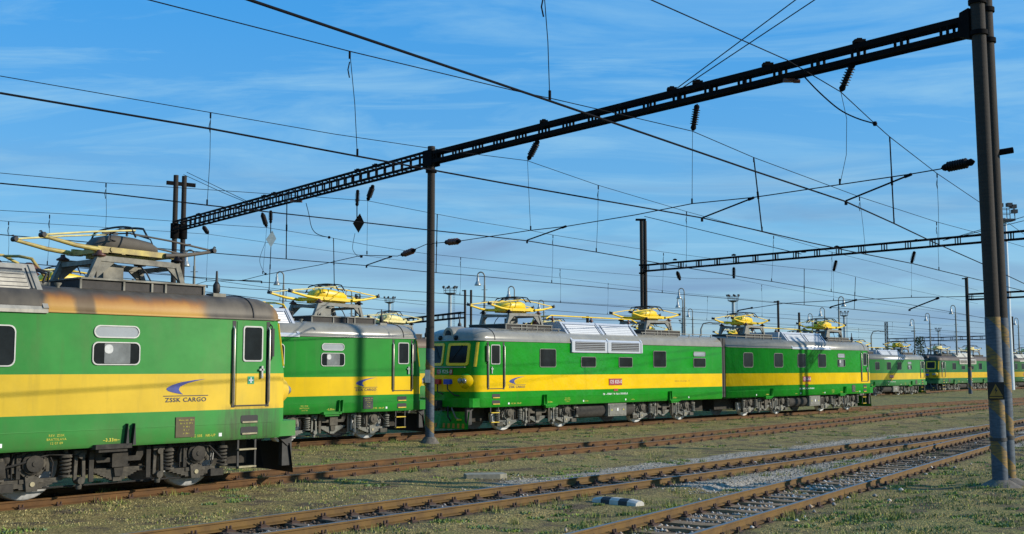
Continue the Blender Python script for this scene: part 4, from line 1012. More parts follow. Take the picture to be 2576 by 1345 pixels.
S_dk = [gm('ballast_dark', (.06, .045, .032)), gm('ballast_brown', (.13, .09, .06))]
def near_path(path, n, lo, hi, s0=0, s1=999):
    rs = [r for r in resample(path, .2) if s0 <= r[2] <= s1]; out = []
    for _ in range(n):
        p, d, s = rs[rng.integers(0, len(rs))]; o = rng.uniform(lo, hi); out.append((p.x-d.y*o, p.y+d.x*o))
    return np.array(out)
stones('ballast_stones', near_path(TR_2, 2300, -.66, .66, 8, 29), .040, S_lt, 'pale angular ballast between the closest rails', .0)
stones('dark_ballast', np.vstack([near_path(TR_1, 5000, -.66, .66, 10, 55), near_path(TR_2, 1500, -.66, .66, 26, 42)]), .035, S_dk, 'dark oily ballast between the rusty rails', .02)
stones('loose_stones', np.vstack([near_path(TR_1, 90, -.6, .6, 6, 40), near_path(TR_2, 80, -1.8, 1.4, 8, 40)]), .042, S_lt, 'scattered pale stones lying along the rails', .03)
P = sample_area(60000, power=1.2); sg = (P-N1a)@N1n; s1 = (P-N1a)@N1d
k = (((sg > .8) & (sg < 2.2+1.6*vnoise(P, .7, 31)) & (s1 > 8)) | ((seg_dist(P, TR_1[::3]) < 3) & (seg_dist(P, TR_2[::6]) < 3.2) & (s1 > 10))) & rails_clear(P, .9) & (P[:, 1] < 50)
stones('gravel', P[k], .022, S_gr, 'fine grey gravel beside the foreground track', .005)

# ---------------------------------------------------------------- ground objects
def slab():
    c = G(1222, 1195, -.12); b = MB(); pl = [(-.5, -.22), (.3, -.26), (.5, -.1), (.45, .24), (-.36, .26), (-.52, .1)]
    b.prism(pl, lambda x, y, d: (x, y, d), -.1, .05); o = obj('concrete_slab', b, M_conc, None, (c.x, c.y, -.14), R(12)); tag(o, 'flat pale concrete slab lying in grass beyond the foreground track', 'slab')
slab()
def marker():
    p, q = G(1500, 1257, -.12), G(1610, 1268, -.12); d = (q-p); L = d.length
    t = empty('fouling_marker', ((p.x+q.x)/2, (p.y+q.y)/2, -.19), 'black and white striped marker beam lying between the two foreground tracks', 'marker', None, math.atan2(d.y, d.x))
    b = MB(); n = 5
    for i in range(n):
        x0, x1 = -L/2+L*i/n, -L/2+L*(i+1)/n
        sec = lambda x, k: [(x, -.14, 0), (x, .14, 0), (x, .125, .10*k), (x, .06, .14*k), (x, -.06, .14*k), (x, -.125, .10*k)]
        b.loft([sec(x0, .8 if i == 0 else 1), sec(x1, .8 if i == n-1 else 1)], 0 if i % 2 == 0 else 1, False, True, i == 0, i == n-1)
    obj('beam', b, [M_paintwhite, M_paintblack], t)
marker()
for i, (x, y, c) in enumerate(((1547, 1239, 'white crumpled paper scrap by the rail above the striped marker'), (1899, 1164, 'white rag between the rails of the foreground track'))):
    p = G(x, y, -.17); b = MB(); b.lathe([(.0, 0), (.05, .01), (.055, .03), (.03, .05), (0, .055)], (0, 0, 0), n=7, sm=False); o = obj('litter', b, M_paintwhite, None, (p.x, p.y, -.19)); tag(o, c, 'litter')

# ---------------------------------------------------------------- gantry, masts
GA, GB, GCc = Vector((-18.0, 60.3)), Vector((-2.9, 40.4)), Vector((10.3, 24.3))
def line_pt(p, q):
    d = (q-p).normalized(); return lambda x, y: online(x, y, (p.x, p.y), (d.x, d.y))[1]
gl = line_pt(GA, GB); gr = line_pt(GB, GCc)
def g1p(x, y): return gl(x, y) if x < 1083 else gr(x, y)
def mast(name, p, label, r0, r1, h, zb=-.3, hazard=None, group='catenary masts', bands=True, mat_=None, twin=None):
    """round tapering mast; twin = offset of a second tube of the same mast"""
    t = empty(name, (p.x, p.y, zb), label, 'mast', group)
    for off in [(0, 0)]+([twin] if twin else []):
        ox, oy = off; b = MB(); hz = (hazard-zb) if hazard else 0
        rr = lambda z: r0+(r1-r0)*z/h
        if hazard:
            b.tube([(ox, oy, 0), (ox, oy, hz)], [rr(0)*1.06, rr(hz)*1.06], 24, 1)
            b.tube([(ox, oy, hz), (ox, oy, h)], [rr(hz), r1], 24, 0)
        else: b.tube([(ox, oy, 0), (ox, oy, h)], [r0, r1], 20, 0)
        obj('tube', b, [mat_ or M_post, M_hazard], t)
    return t
tr = mast('catenary_mast', GCc, 'big twin-tube mast at right with yellow hazard stripes and warning sign', .15, .15, 14.0, -.15, 3.5, twin=(.44, .62))
tr.rotation_euler = (0, -.011, 0)
b = MB(); b.tube([(0, 0, -.1), (0, 0, .06), (.0, 0, .22)], [.8, .45, .18], 20, 0); b.tube([(.44, .62, -.1), (.44, .62, .06), (.44, .62, .2)], [.8, .45, .18], 20, 0)
obj('footing', b, M_stone_dk, tr)
def clamp(t, zs, r=.24, twin=None):
    for z in zs:
        for ox, oy in [(0, 0)]+([twin] if twin else []): b = MB(); b.tube([(ox, oy, z-.05), (ox, oy, z+.05)], r, 20, 0); obj('clamp', b, M_steel_blk, t)
clamp(tr, (9.85, 10.55), .19, (.44, .62)); 
for q in ((0, 0), (.44, .62)): b = MB(); b.tube([q+(1.03,), q+(1.10,)], .175, 20); obj('cable_clip', b, M_darkgrey, tr)
b = MB(); b.tube([(.44, .62, 7.3), (.85, .5, 7.35)], .07, 8); obj('anchor_arm', b, M_steel_blk, tr)
# warning sign
wd = (Vector((0, 0))-GCc).normalized(); wa = Vector((-wd.y, wd.x))
wf = lambda a, c, d: (wd.x*(.17+d)+wa.x*a, wd.y*(.17+d)+wa.y*a, c)
sgn_ = obj('warning_sign', (lambda b: (b.prism([(-.16, 1.90), (.16, 1.90), (.16, 2.27), (-.16, 2.27)], wf, 0, .02), b)[1])(MB()), M_post, tr)
b = MB(); b.prism([(-.13, 1.98), (.13, 1.98), (0, 2.23)], wf, .02, .026, 0); b.prism([(-.13, 1.93), (.13, 1.93), (.13, 1.96), (-.13, 1.96)], wf, .02, .026, 0)
b.prism([(.015, 2.18), (-.03, 2.09), (.0, 2.09), (-.022, 2.01), (.037, 2.11), (.008, 2.11)], wf, .026, .03, 1)
obj('symbol', b, [M_warn, M_black], sgn_)
tm = mast('catenary_mast', GB, 'single brown mast between the grey-roofed locomotive and number 125 825-0', .15, .135, 10.65, -.3, 3.1)
clamp(tm, (9.75, 10.35), .20)
b = MB(); b.tube([(0, 0, -.05), (0, 0, .1), (0, 0, .3)], [.42, .34, .19], 16); obj('footing', b, M_stone_dk, tm)
b = MB(); b.box(-.16, .02, -.26, -.14, 2.2, 2.65); obj('switch_box', b, M_lamp_grey, tm)
tl = mast('catenary_mast', GA, 'pair of slim mast tubes rising behind the nearest pantograph', .14, .13, 13.0, -.3, None, twin=(.36, .3))
b = MB(); b.bar((-.4, -.3, 12.55), (.85, .66, 12.55), .14, .2); obj('head_bracket', b, M_steel_blk, tl); b = MB(); b.tube([(0, 0, 9.6), (0, 0, 10.4)], .22, 14); b.tube([(.36, .3, 9.6), (.36, .3, 10.4)], .22, 14); obj('clamp', b, M_steel_blk, tl)
b = MB(); b.box(.35, .8, .2, .34, 9.2, 9.32); obj('small_sign', b, M_insul_rust, tl)

def beam(label, p, q, z0, z1, H, W, step, chord, paired=True, name='gantry_beam', sag=0, ends=.25):
    p = Vector((p.x, p.y, z0)); q = Vector((q.x, q.y, z1)); d = (q-p); L = d.length; d.normalize(); n = Vector((-d.y, d.x, 0)).normalized(); u = Vector((0, 0, 1))
    t = empty(name, (p.x, p.y, z0), label, 'gantry beam', 'catenary gantry beams'); base = p
    a0, a1 = p+d*ends-base, q-d*ends-base
    b = MB()
    for s in (-1, 1):
        for v in (-1, 1): b.bar(a0+n*s*W/2+u*v*H/2, a1+n*s*W/2+u*v*H/2, .06, chord)
    obj('chord', b, M_steel_blk, t)
    b = MB(); k = int((L-2*ends)/step)
    for i in range(k+1):
        c = a0+d*(step*i+.1)
        for o in ((0, .16) if paired else (0,)):
            for s in (-1, 1): b.bar(c+d*o+n*s*W/2-u*H/2, c+d*o+n*s*W/2+u*H/2, .05, .05, 0, tuple(d))
            for v in (-1, 1): b.bar(c+d*o-n*W/2+u*v*H/2, c+d*o+n*W/2+u*v*H/2, .05, .03)
    obj('battens', b, M_steel_blk, t)
    return t, p, d, n
BZ = 9.92
bt1, bp1, bd1, bn1 = beam('long ladder gantry beam from the single mast to the big right mast', GB, GCc, BZ, BZ, .31, .28, 1.15, .125)
bt0, bp0, bd0, bn0 = beam('ladder gantry beam from the single mast to the pair of slim tubes', GA, GB, BZ, BZ, .42, .42, .62, .085, False)
def brackets(t, base, pts, s=.16):
    for c in pts:
        b = MB(); b.box(-.13, .13, -s*.7, s*.7, -.05, .03); b.box(-.06, .06, -s*.4, s*.4, .03, .07); o = obj('bracket', b, M_steel_blk, t); o.location = c-base
def onbeam(x, y, dz=.3):
    c = g1p(x, y); return Vector((c.x, c.y, BZ+dz))
brackets(bt1, bp1, [onbeam(2161, 105), onbeam(1755, 216), onbeam(1368, 325), onbeam(1931, 172), onbeam(1690, 232)])
brackets(bt0, bp0, [onbeam(900, 452), onbeam(945, 440), onbeam(665, 515), onbeam(690, 503), onbeam(500, 560)])
b = MB(); c = onbeam(1990, 186, -.3)-bp1; b.box(c.x-.2, c.x+.08, c.y-.07, c.y+.07, c.z-.0, c.z+.08); b.lathe([(.05, 0), (.05, .16)], (c.x+.06, c.y, c.z+.02), (1, 0, 0), 8); obj('jumper_clamp', b, M_insul_rust, bt1)
b = MB(); c = onbeam(748, 512, -.32)-bp0; b.box(c.x-.3, c.x+.2, c.y-.1, c.y+.1, c.z-.04, c.z+.06); obj('jumper_clamp', b, M_insul_rust, bt0)
# end plates of the right mast and the middle mast
b = MB(); e = GCc-GB; e.normalize(); b.prism([(-.42, 9.84), (-.13, 9.74), (-.13, 10.42), (-.34, 10.36)], lambda a, c, d: (e.x*a-e.y*d, e.y*a+e.x*d, c), -.16, .16); obj('end_plate', b, M_steel_blk, tr)
b = MB()
for s in (-1, 1): b.prism([(-.28, 9.92), (.28, 9.92), (.28, 10.5), (-.28, 10.5)], lambda a, c, d: (e.x*a-e.y*d, e.y*a+e.x*d, c), s*.17-.02, s*.17+.02)
obj('end_plate', b, M_steel_blk, tm)

# ---------------------------------------------------------------- insulators and wires
def wire_tube(b, pts, r, n=5): b.tube(pts, r, n, 0, True, True)
def insulator(p, q, label, r=.115, mats=None, n=7, group='insulator strings', caplen=.2):
    p, q = Vector(p), Vector(q); d = q-p; L = d.length; d.normalize()
    t = empty('insulator_string', p, label, 'insulator', group)
    b = MB(); a, z = d*(L*caplen), d*(L*(1-caplen)); seg = (z-a).length
    pr = []
    for i in range(n):
        o = seg*i/n; k = seg/n; pr += [(r*.55, o), (r, o+k*.25), (r*.95, o+k*.45), (r*.55, o+k*.6)]
    pr.append((r*.5, seg)); b.lathe(pr, a, d, 12); obj('sheds', b, mats or M_insul, t)
    b = MB(); b.tube([(0, 0, 0), a], .022, 6); b.lathe([(r*.5, 0), (r*.7, .05), (r*.6, .14)], a-d*.12, d, 8); obj('fitting', b, M_steel_blk, t)
    b = MB(); b.tube([z, d*L], .022, 6); b.lathe([(r*.6, 0), (r*.7, .08), (r*.3, .14)], z, d, 8); obj('fitting', b, M_steel_blk, t)
    return t
def on_beam_down(x, y): c = g1p(x, y); return Vector((c.x, c.y, BZ-.2))
ins = [((2148, 155), (2115, 232), 'insulator string nearest the big right mast'), ((1754, 262), (1743, 330), 'insulator string under the middle of the right beam'),
       ((1355, 352), (1328, 404), 'insulator string on the right beam nearest the single mast'), ((939, 466), (925, 505), 'tilted insulator string just right of the black diamond board'),
       ((659, 535), (671, 573), 'tilted insulator string just left of the pale diamond board'), ((511, 570), (524, 589), 'small insulator string at the far left end of the ladder beam')]
for a, c, l in ins: insulator(g1p(*a), g1p(*c), l)
dia = [((900, 478), (898, 519), (898, 540), (902, 588), (902, 562), 'black diamond board hanging under the left ladder beam', M_dia_black, 'insulator above the black diamond board', 32),
       ((681, 531), (681, 561), (681, 582), (682, 624), (682, 602), 'pale diamond board, its blue-grey a painted window reflection, hanging left of the black one', M_dia_reflect, 'insulator above the pale diamond board', 26)]
for top, bot, dtop, dbot, dc, l, m, li, w in dia:
    a, c = g1p(*top), g1p(*bot); insulator(a, c, li, .10, None, 8)
    T, B_, C_ = g1p(*dtop), g1p(*dbot), g1p(*dc); h = (T.z-B_.z); wd_ = h*.30
    t = empty('diamond_board', C_, l, 'diamond board', 'diamond boards'); b = MB()
    dd = Vector((.92, .38, 0)); nn = Vector((-dd.y, dd.x, 0))
    b.prism([(-wd_, -.02), (0, -h/2), (wd_, .02), (.05, h/2)], lambda x, z, d: tuple(dd*x+nn*d+Vector((0, 0, z))), -.012, .012); obj('board', b, m, t)
    b = MB(); b.tube([c-C_, T-C_, T-C_+Vector((0, 0, -.25))], .022, 6); obj('rod', b, M_steel_blk, t)

def plan_path(pts, z): return [G(x, y, z) for x, y in pts]
def on_plan(x, y, plan):
    d = ray(x, y); best = None
    for i in range(len(plan)-1):
        p, q = plan[i], plan[i+1]; e = Vector((q.x-p.x, q.y-p.y)); L = e.length; e /= L
        den = d.x*e.y-d.y*e.x
        if abs(den) < 1e-6: continue
        t = (p.x*e.y-p.y*e.x)/den; s = (d.x*t-p.x)*e.x+(d.y*t-p.y)*e.y
        lo = -1e9 if i == 0 else -.01; hi = 1e9 if i == len(plan)-2 else L+.01
        if lo <= s <= hi and t > 0: best = Vector((d.x*t, d.y*t, HC+d.z*t)); break
    return best
def catenary(label, contact, mess, drops, zc, rc=.016, rm=.011, rods=()):
    """contact wire at height zc, messenger in the same vertical surface, droppers between them"""
    plan = plan_path(contact, zc); mp = [on_plan(x, y, plan) for x, y in mess]; mp = [m for m in mp if m]
    o0 = plan[len(plan)//2]; t = empty('overhead_line', o0, label, 'overhead wire', 'overhead contact lines')
    b = MB(); wire_tube(b, [p-o0 for p in plan], rc); obj('contact_wire', b, M_wire, t)
    b = MB(); wire_tube(b, [p-o0 for p in mp], rm); obj('messenger_wire', b, M_wire, t)
    for (x0, y0), (x1, y1) in drops:
        a, c = on_plan(x0, y0, plan), on_plan(x1, y1, plan)
        if not a or not c: continue
        rod = (x0, y0) in rods
        b = MB(); r = .020 if rod else .007
        mid = (a+c)/2; b.tube([a-o0, mid-o0+Vector((.02, .02, 0))*(0 if rod else 1), c-o0], r, 5)
        b.tube([a-o0, a-o0-Vector((0, 0, .14))], .022, 5); b.tube([c-o0+Vector((0, 0, .14)), c-o0], .022, 5)
        if not rod: b.tube([a-o0-Vector((0, 0, .2)), a-o0-Vector((.03, 0, .35)), a-o0-Vector((0, 0, .5))], .012, 5)
        else: b.tube([a.lerp(c, .46)-o0, a.lerp(c, .56)-o0], .032, 6)
        obj('dropper', b, M_wire, t)
    return plan, mp
ZK = 6.35
catenary('overhead line nearest the camera, passing over the right mast at top', [(500, -42), (625, 0), (1000, 126), (1373, 251.6), (1887, 428), (2125, 507), (2249, 563), (2350, 611), (2470, 664), (2576, 714)],
         [(1500, -64), (1637, 0), (1980, 152), (2115, 232), (2201, 312), (2238, 345), (2357, 437), (2462, 508), (2576, 590)], [((1367, -40), (1383, 252)), ((2238, 345), (2249, 563)), ((2357, 437), (2362, 615))], ZK, .019, .012, ((2238, 345),))
catenary('second overhead line, over the foreground track', [(0, 235), (530, 325), (899, 394), (1258, 460), (1766, 549), (1917, 583), (2042, 612), (2139, 633), (2296, 664), (2371, 683), (2472, 707), (2576, 733)],
         [(250, -30), (372, 0), (880, 130), (1290, 228), (1400, 251.6), (1584, 294), (1742, 331), (1896, 397), (2087, 468), (2162, 496), (2356, 559), (2467, 589), (2576, 622)], [((880, 130), (899, 394)), ((1896, 397), (1917, 583)), ((2162, 496), (2178, 640)), ((2356, 559), (2362, 681))], ZK, .018, .011, ((1896, 397),))
catenary('third overhead line, over the nearest locomotive', [(0, 462), (267, 487), (520, 517), (875, 556), (1075, 579), (1232, 596), (1325, 606.5), (1500, 635), (1675, 666), (1887, 701), (1942, 709), (2091, 734.6), (2331, 774), (2475, 801)],
         [(0, 192), (530, 284), (840, 338), (1110, 378), (1326, 405), (1505, 467), (1727, 533), (1871, 573), (1947, 592), (2093, 635), (2210, 664), (2340, 700), (2460, 731)], [((530, 284), (521, 517)), ((1505, 467), (1500, 635)), ((1727, 533), (1726, 675)), ((1946, 594), (1941, 709)), ((2093, 635), (2091, 734))], ZK, .016, .010)
catenary('fourth overhead line, over the grey-roofed locomotive', [(0, 591), (94, 599), (531, 637), (720, 652.5), (923, 669), (1072, 684.5), (1222, 697), (1386, 712.6), (1598, 732), (1665, 737), (1947, 762), (2149, 779), (2475, 813)],
         [(0, 436), (267, 461), (733, 492), (804, 497), (925, 506), (1072, 534.5), (1195, 557.6), (1327, 579), (1391, 592), (1597, 625), (1841, 658), (2023, 677), (2097, 683), (2258, 723), (2460, 765)],
         [((267, 461), (264, 613)), ((722, 492), (720, 652.5)), ((1100, 540), (1097, 686)), ((1391, 592), (1388, 713)), ((1669, 637), (1666, 738)), ((2023, 677), (2023, 768)), ((2152, 698), (2149, 779))], 6.3, .015, .010, ((722, 492), (1100, 540), (2023, 677), (2152, 698)))
catenary('fifth overhead line, carried by the string left of the pale diamond', [(0, 658), (80, 665), (629, 709), (843, 721), (1073, 736), (1318, 756), (1600, 775), (1947, 800), (2475, 840)],
         [(0, 530), (200, 541), (420, 556), (544, 565.5), (671, 573.5), (839, 600), (923, 617), (1072, 639), (1159, 648), (1409, 677), (1598, 693), (1757, 702), (1847, 702), (1947, 722), (2141, 755), (2475, 800)],
         [((125, 541), (119, 667)), ((839, 600), (841, 721)), ((1159, 648), (1157, 744)), ((1409, 677), (1410, 763)), ((1916, 717), (1917, 797)), ((1620, 694), (1612, 776))], 6.2, .015, .010, ((839, 600),))
catenary('sixth overhead line, thin wires beyond the pale diamond board', [(300, 700), (629, 728), (676, 730), (1073, 759), (1500, 790), (2100, 826), (2475, 850)],
         [(0, 556), (22, 558), (300, 575), (524, 590), (680, 612), (1000, 655), (1409, 700), (1700, 736), (2100, 775), (2475, 812)], [((22, 558), (19, 678)), ((682, 612), (677, 730)), ((1530, 713), (1528, 792)), ((1780, 746), (1778, 806))], 6.2, .014, .009, ((682, 612),))
for label, c, m, dr in (('distant overhead line crossing low above the pantographs at centre', [(1130, 790), (1500, 806), (1947, 822), (2475, 858)], [(1130, 742), (1500, 766), (1947, 790), (2475, 826)], [((1300, 753), (1298, 797)), ((1640, 774), (1641, 811)), ((1830, 784), (1829, 818)), ((2245, 811), (2244, 842))]),
                        ('faint overhead line low above the far locomotives at right', [(1900, 842), (2200, 852), (2576, 868)], [(1900, 812), (2200, 828), (2576, 846)], [((2000, 817), (1999, 846)), ((2160, 826), (2160, 851)), ((2400, 838), (2401, 861))]),
                        ('thin wires low on the left between the pantograph and the single mast', [(290, 708), (700, 757), (1070, 790)], [(290, 672), (700, 728), (1070, 768)], [((720, 730), (719, 759)), ((705, 728), (704, 758))])):
    catenary(label, c, m, dr, 6.2, .016, .012)

# cross span of gantry 1 with registration arms, plus the second gantry's
def span(label, pts, arms, hang, f, r=.014, ra=.03):
    P3 = [f(*p) for p in pts]; o0 = P3[len(P3)//2]; t = empty('cross_span', o0, label, 'cross-span wire', 'cross-span wires')
    b = MB(); wire_tube(b, [p-o0 for p in P3], r); obj('span_wire', b, M_wire, t)
    for a, c in arms:
        A, C_ = f(*a), f(*c); C_ = C_+Vector((-.25, -.25, 0))*0; b = MB(); b.tube([A-o0, C_-o0], ra*.7, 6); b.tube([A-o0, A.lerp(C_, .1)-o0], ra*1.2, 6); b.tube([C_-o0, C_-o0-Vector((0, 0, .1))], ra*1.2, 6); obj('registration_arm', b, M_wire, t)
    for q in hang:
        b = MB(); wire_tube(b, [f(*p)-o0 for p in q], .007); e_ = f(*q[-1])-o0; b.tube([e_, e_+Vector((0, 0, .14))], .025, 5); obj('hanger_wire', b, M_wire, t)
    return t
span('cross-span wire from the big right mast to the single mast', [(2446, 411), (2370, 425), (2295, 438), (2113, 465), (1898, 497), (1741, 513), (1600, 541), (1426, 570), (1336, 580), (1150, 608), (1088, 613)],
     [((2293, 439), (2128, 506)), ((1896, 498), (1766, 549)), ((1424, 570), (1326, 605))], [[(2115, 232), (2130, 300), (2129, 390), (2113, 465)], [(1742, 331), (1741, 513)], [(1327, 405), (1331, 500), (1335, 580)]], g1p)
span('cross-span wire from the single mast towards the nearest pantograph', [(1080, 612), (1050, 625), (1000, 645), (910, 643), (800, 668), (665, 692), (610, 706), (520, 708), (480, 720)],
     [((985, 646), (922, 668)), ((611, 706), (658, 708)), ((476, 720), (521, 720))], [[(925, 505), (923, 641)], [(671, 573), (661, 690)], [(524, 589), (519, 707)]], g1p)
insulator(g1p(2368, 424), g1p(2452, 407), 'long horizontal insulator on the cross-span beside the big right mast', .12, M_insul, 8)
insulator(g1p(1160, 607), g1p(1118, 611), 'rusty bulb insulator just right of the single mast', .12, M_insul_rust, 4)
insulator(g1p(1046, 629), g1p(1008, 643), 'rusty bulb insulator just left of the single mast', .12, M_insul_rust, 4)
def stay(label, pairs, f, r=.015):
    P3 = [[f(*p) for p in pr] for pr in pairs]; o0 = P3[0][0]; b = MB()
    for q in P3: wire_tube(b, [p-o0 for p in q], r)
    o = obj('stay_wires', b, M_wire, None, o0); tag(o, label, 'stay wire', 'stay wires')
stay('two stay wires rising from the right beam to the mast top', [[(2440, -320), (2002, 0), (1704, 222)], [(2440, -280), (2050, 0), (1716, 222)]], g1p)
stay('two stay wires from the pair of slim tubes down to the ladder beam', [[(470, 434), (640, 516)], [(462, 440), (560, 485), (640, 518)]], g1p)
def jumper(label, pts, r=.016):
    P3 = smooth([g1p(*p) for p in pts], 5); o0 = P3[0]; b = MB(); wire_tube(b, [p-o0 for p in P3], r, 6); b.lathe([(.04, -.05), (.06, 0), (.04, .05)], P3[-1]-o0, (0, 0, 1), 8); o = obj('jumper_cable', b, M_wire, None, o0); tag(o, label, 'jumper cable', 'jumper cables')
jumper('curved jumper cable drooping from the right beam onto the top overhead line', [(2016, 186), (2060, 232), (2110, 275), (2155, 298), (2201, 312)], .018)
jumper('curved jumper cable falling from the left ladder beam', [(770, 512), (777, 540), (783, 570), (793, 586), (810, 594), (828, 598)])
jumper('thin jumper cable looping below the black diamond board', [(893, 588), (887, 620), (890, 634), (900, 645), (909, 646)], .01)
jumper('thin jumper cable looping below the pale diamond board', [(667, 612), (655, 645), (654, 662), (661, 680), (668, 690)], .01)

# ---------------------------------------------------------------- second and further gantries
Z2 = 9.75
def at_z(x, y, z): return G(x, y, z)
p2 = Vector((9.62, 84.0)); q2 = Vector((27.7, 66.6)); e2 = (q2-p2).normalized(); r2 = Vector(onC(2.85, -16.5)[:2])
t2 = mast('catenary_mast', p2, 'dark twin mast behind the middle of locomotive 125 825-0', .135, .13, 13.6, -.3, None, twin=(.27, .05))
b = MB(); b.box(-.42, .34, -.12, .12, 13.62, 13.76); obj('head_bracket', b, M_steel_blk, t2); clamp(t2, (9.7, 10.3), .22)
bt2, bp2, bd2, bn2 = beam('thin distant gantry beam running right from the dark twin mast', p2, r2, Z2, Z2+.35, .44, .36, 1.55, .095, True)
g2l = line_pt(p2, q2)
def onb2(x, y, dz): c = g2l(x, y); return Vector((c.x, c.y, Z2+.1+dz))
brackets(bt2, bp2, [onb2(1698, 668, .36), onb2(1846, 655, .36), onb2(2105, 634, .36), onb2(2022, 640, .2), onb2(2305, 615, .36)], .2)
for a, c, l in (((1703, 683), (1711, 706), 'insulator string nearest the dark twin mast on the distant beam'), ((1846, 672), (1846, 702), 'second insulator string along the distant beam'), ((2104, 655), (2097, 683), 'third insulator string along the distant beam'), ((2301, 632), (2293, 663), 'fourth insulator string along the distant beam, near the big mast')):
    insulator(g2l(*a), g2l(*c), l, .15)
span('distant cross-span wire low beyond the glossy locomotives', [(1868, 780), (1970, 764), (2097, 757), (2156, 755), (2293, 749), (2422, 747), (2475, 746)], [((2155, 755), (2089, 773)), ((2362, 750), (2288, 779)), ((1893, 775), (1856, 782))], [[(2097, 683), (2097, 757)], [(2293, 663), (2293, 749)]], g2l, .022, .06)
stay('stay wire from the dark twin mast down to the distant beam', [[(1621, 545), (2016, 640)]], g2l, .025)
stay('two thin stay wires rising right from the distant beam', [[(2372, 606), (2470, 578), (2576, 546)], [(2372, 606), (2470, 582), (2576, 556)]], g2l, .02)
wire3 = [(1598, 540), (1500, 556)]
# gantry 3 and 4 on the right, left background gantry
def far_mast(x, ytop, H, label, r=.2, name='catenary_mast', hazard=None, zb=-.3, bracket=True, twin=None):
    """mast of real height H whose top shows at pixel (x, ytop)"""
    p = G(x, ytop, H); t = mast(name, Vector((p.x, p.y)), label, r, r*.92, H-zb, zb, hazard, twin=twin)
    if bracket: b = MB(); b.bar((-.45, 0, H-zb-.12), (.15, 0, H-zb-.12), .10, .12); obj('head_bracket', b, M_steel_blk, t)
    return p
p3 = far_mast(2431, 699, 11.6, 'dark mast in front of the far locomotives, hazard stripes at its foot', .18, hazard=2.5)
e3 = Vector((.70, -.71)); beam('short piece of gantry beam beyond the big right mast', Vector((p3.x, p3.y)), Vector((p3.x, p3.y))+e3*36, 9.6, 9.9, .55, .45, 1.9, .16)
p4 = far_mast(1957, 757, 9.5, 'short dark mast behind the white louvres of the second glossy section', .13)
p5 = far_mast(2010, 787, 10.5, 'dark post topped above the roof left of the last glossy pantograph', .18, bracket=False)
p6 = far_mast(2300, 832, 8.0, 'slim dark pole rising in front of the distant tree', .10)
p7 = far_mast(1170, 730, 13.5, 'twin brown masts far behind the single mast', .18, twin=(.85, .1))
p8 = far_mast(2546, 797, 9.5, 'brown mast at the right edge beside the pale floodlight mast', .16)
p9 = far_mast(1478, 796, 6.6, 'stubby dark post between two yellow pantographs of the glossy locomotive', .13)
pb = G(1092, 801, 9.6); pe = G(1167, 793, 9.6)
beam('faint far gantry beam left of the twin brown masts', Vector((pe.x, pe.y))+(Vector((pb.x, pb.y))-Vector((pe.x, pe.y))).normalized()*55, Vector((pe.x, pe.y)), 9.6, 9.6, .7, .6, 2.0, .22)
pf, pg_ = G(2232, 857, 9.3), G(2483, 850, 9.3)
beam('lattice gantry beam far beyond the distant tree', Vector((pf.x, pf.y)), Vector((pg_.x, pg_.y))*1.0, 9.3, 9.3, .75, .6, 2.8, .2)
pf, pg_ = G(1985, 835, 9.3), G(2010, 832, 9.3)
def lattice(x, ytop, H, w, label):
    p = G(x, ytop, H); t = empty('lattice_mast', (p.x, p.y, -.3), label, 'lattice mast', 'lattice masts'); b = MB(); h = H+.3; k = int(h/(w*1.1))
    for sx in (-1, 1):
        for sy in (-1, 1): b.bar((sx*w/2, sy*w/2, 0), (sx*w/2, sy*w/2, h), w*.2, w*.2)
    obj('legs', b, M_tower_dk, t); b = MB()
    for i in range(k):
        z0, z1 = h*i/k, h*(i+1)/k
        for sy in (-1, 1):
            b.bar((-w/2, sy*w/2, z0 if i % 2 else z1), (w/2, sy*w/2, z1 if i % 2 else z0), w*.12, w*.12); b.bar((-w/2, sy*w/2, z1), (w/2, sy*w/2, z1), w*.12, w*.12)
    obj('lacing', b, M_tower_dk, t)
lattice(2229, 811, 13.5, .55, 'dark lattice mast left of the distant tree'); lattice(900, 741, 12.5, .60, 'rusty lattice mast behind the grey-roofed locomotive pantograph')

# ---------------------------------------------------------------- lamps, towers
LP = [(490, 628, -1, 9.5, 'lamp post partly hidden by the nearest pantograph'), (714, 683, -1, 9.5, 'shiny lamp post behind the grey-roofed locomotive, bell lamp facing left'), (885, 729, -1, 9.5, 'small lamp post right of the grey-roofed locomotive pantograph'),
      (1219, 684, -1, 9.5, 'lamp post above the cab of number 125 825-0'), (1294, 720, -1, 9.5, 'lamp post directly above the first yellow pantograph of 125 825-0'), (1368, 755, -1, 9.5, 'low lamp post right of the first yellow pantograph of 125 825-0'),
      (1721, 725, -1, 10, 'tall lamp post right of the second pantograph of 125 825-0'), (1717, 749, -1, 9.5, 'lower bell lamp beside the tall lamp post'), (1742, 777, -1, 9.5, 'small lamp post just right of the tall lamp post'),
      (2109, 746, 1, 9.5, 'lamp post facing right beside the last glossy pantograph'), (2074, 774, -1, 9.5, 'lamp post behind the last glossy pantograph'), (2043, 789, -1, 9.5, 'small lamp post left of the last glossy pantograph'),
      (2403, 768, -1, 9.5, 'lamp post with dark shade left of the dark mast'), (2338, 788, -1, 9.5, 'lamp post right of the distant tree'), (2299, 803, -1, 9.5, 'small lamp post above the slim dark pole'), (2561, 800, -1, 9.5, 'lamp post at the right edge of the view')]
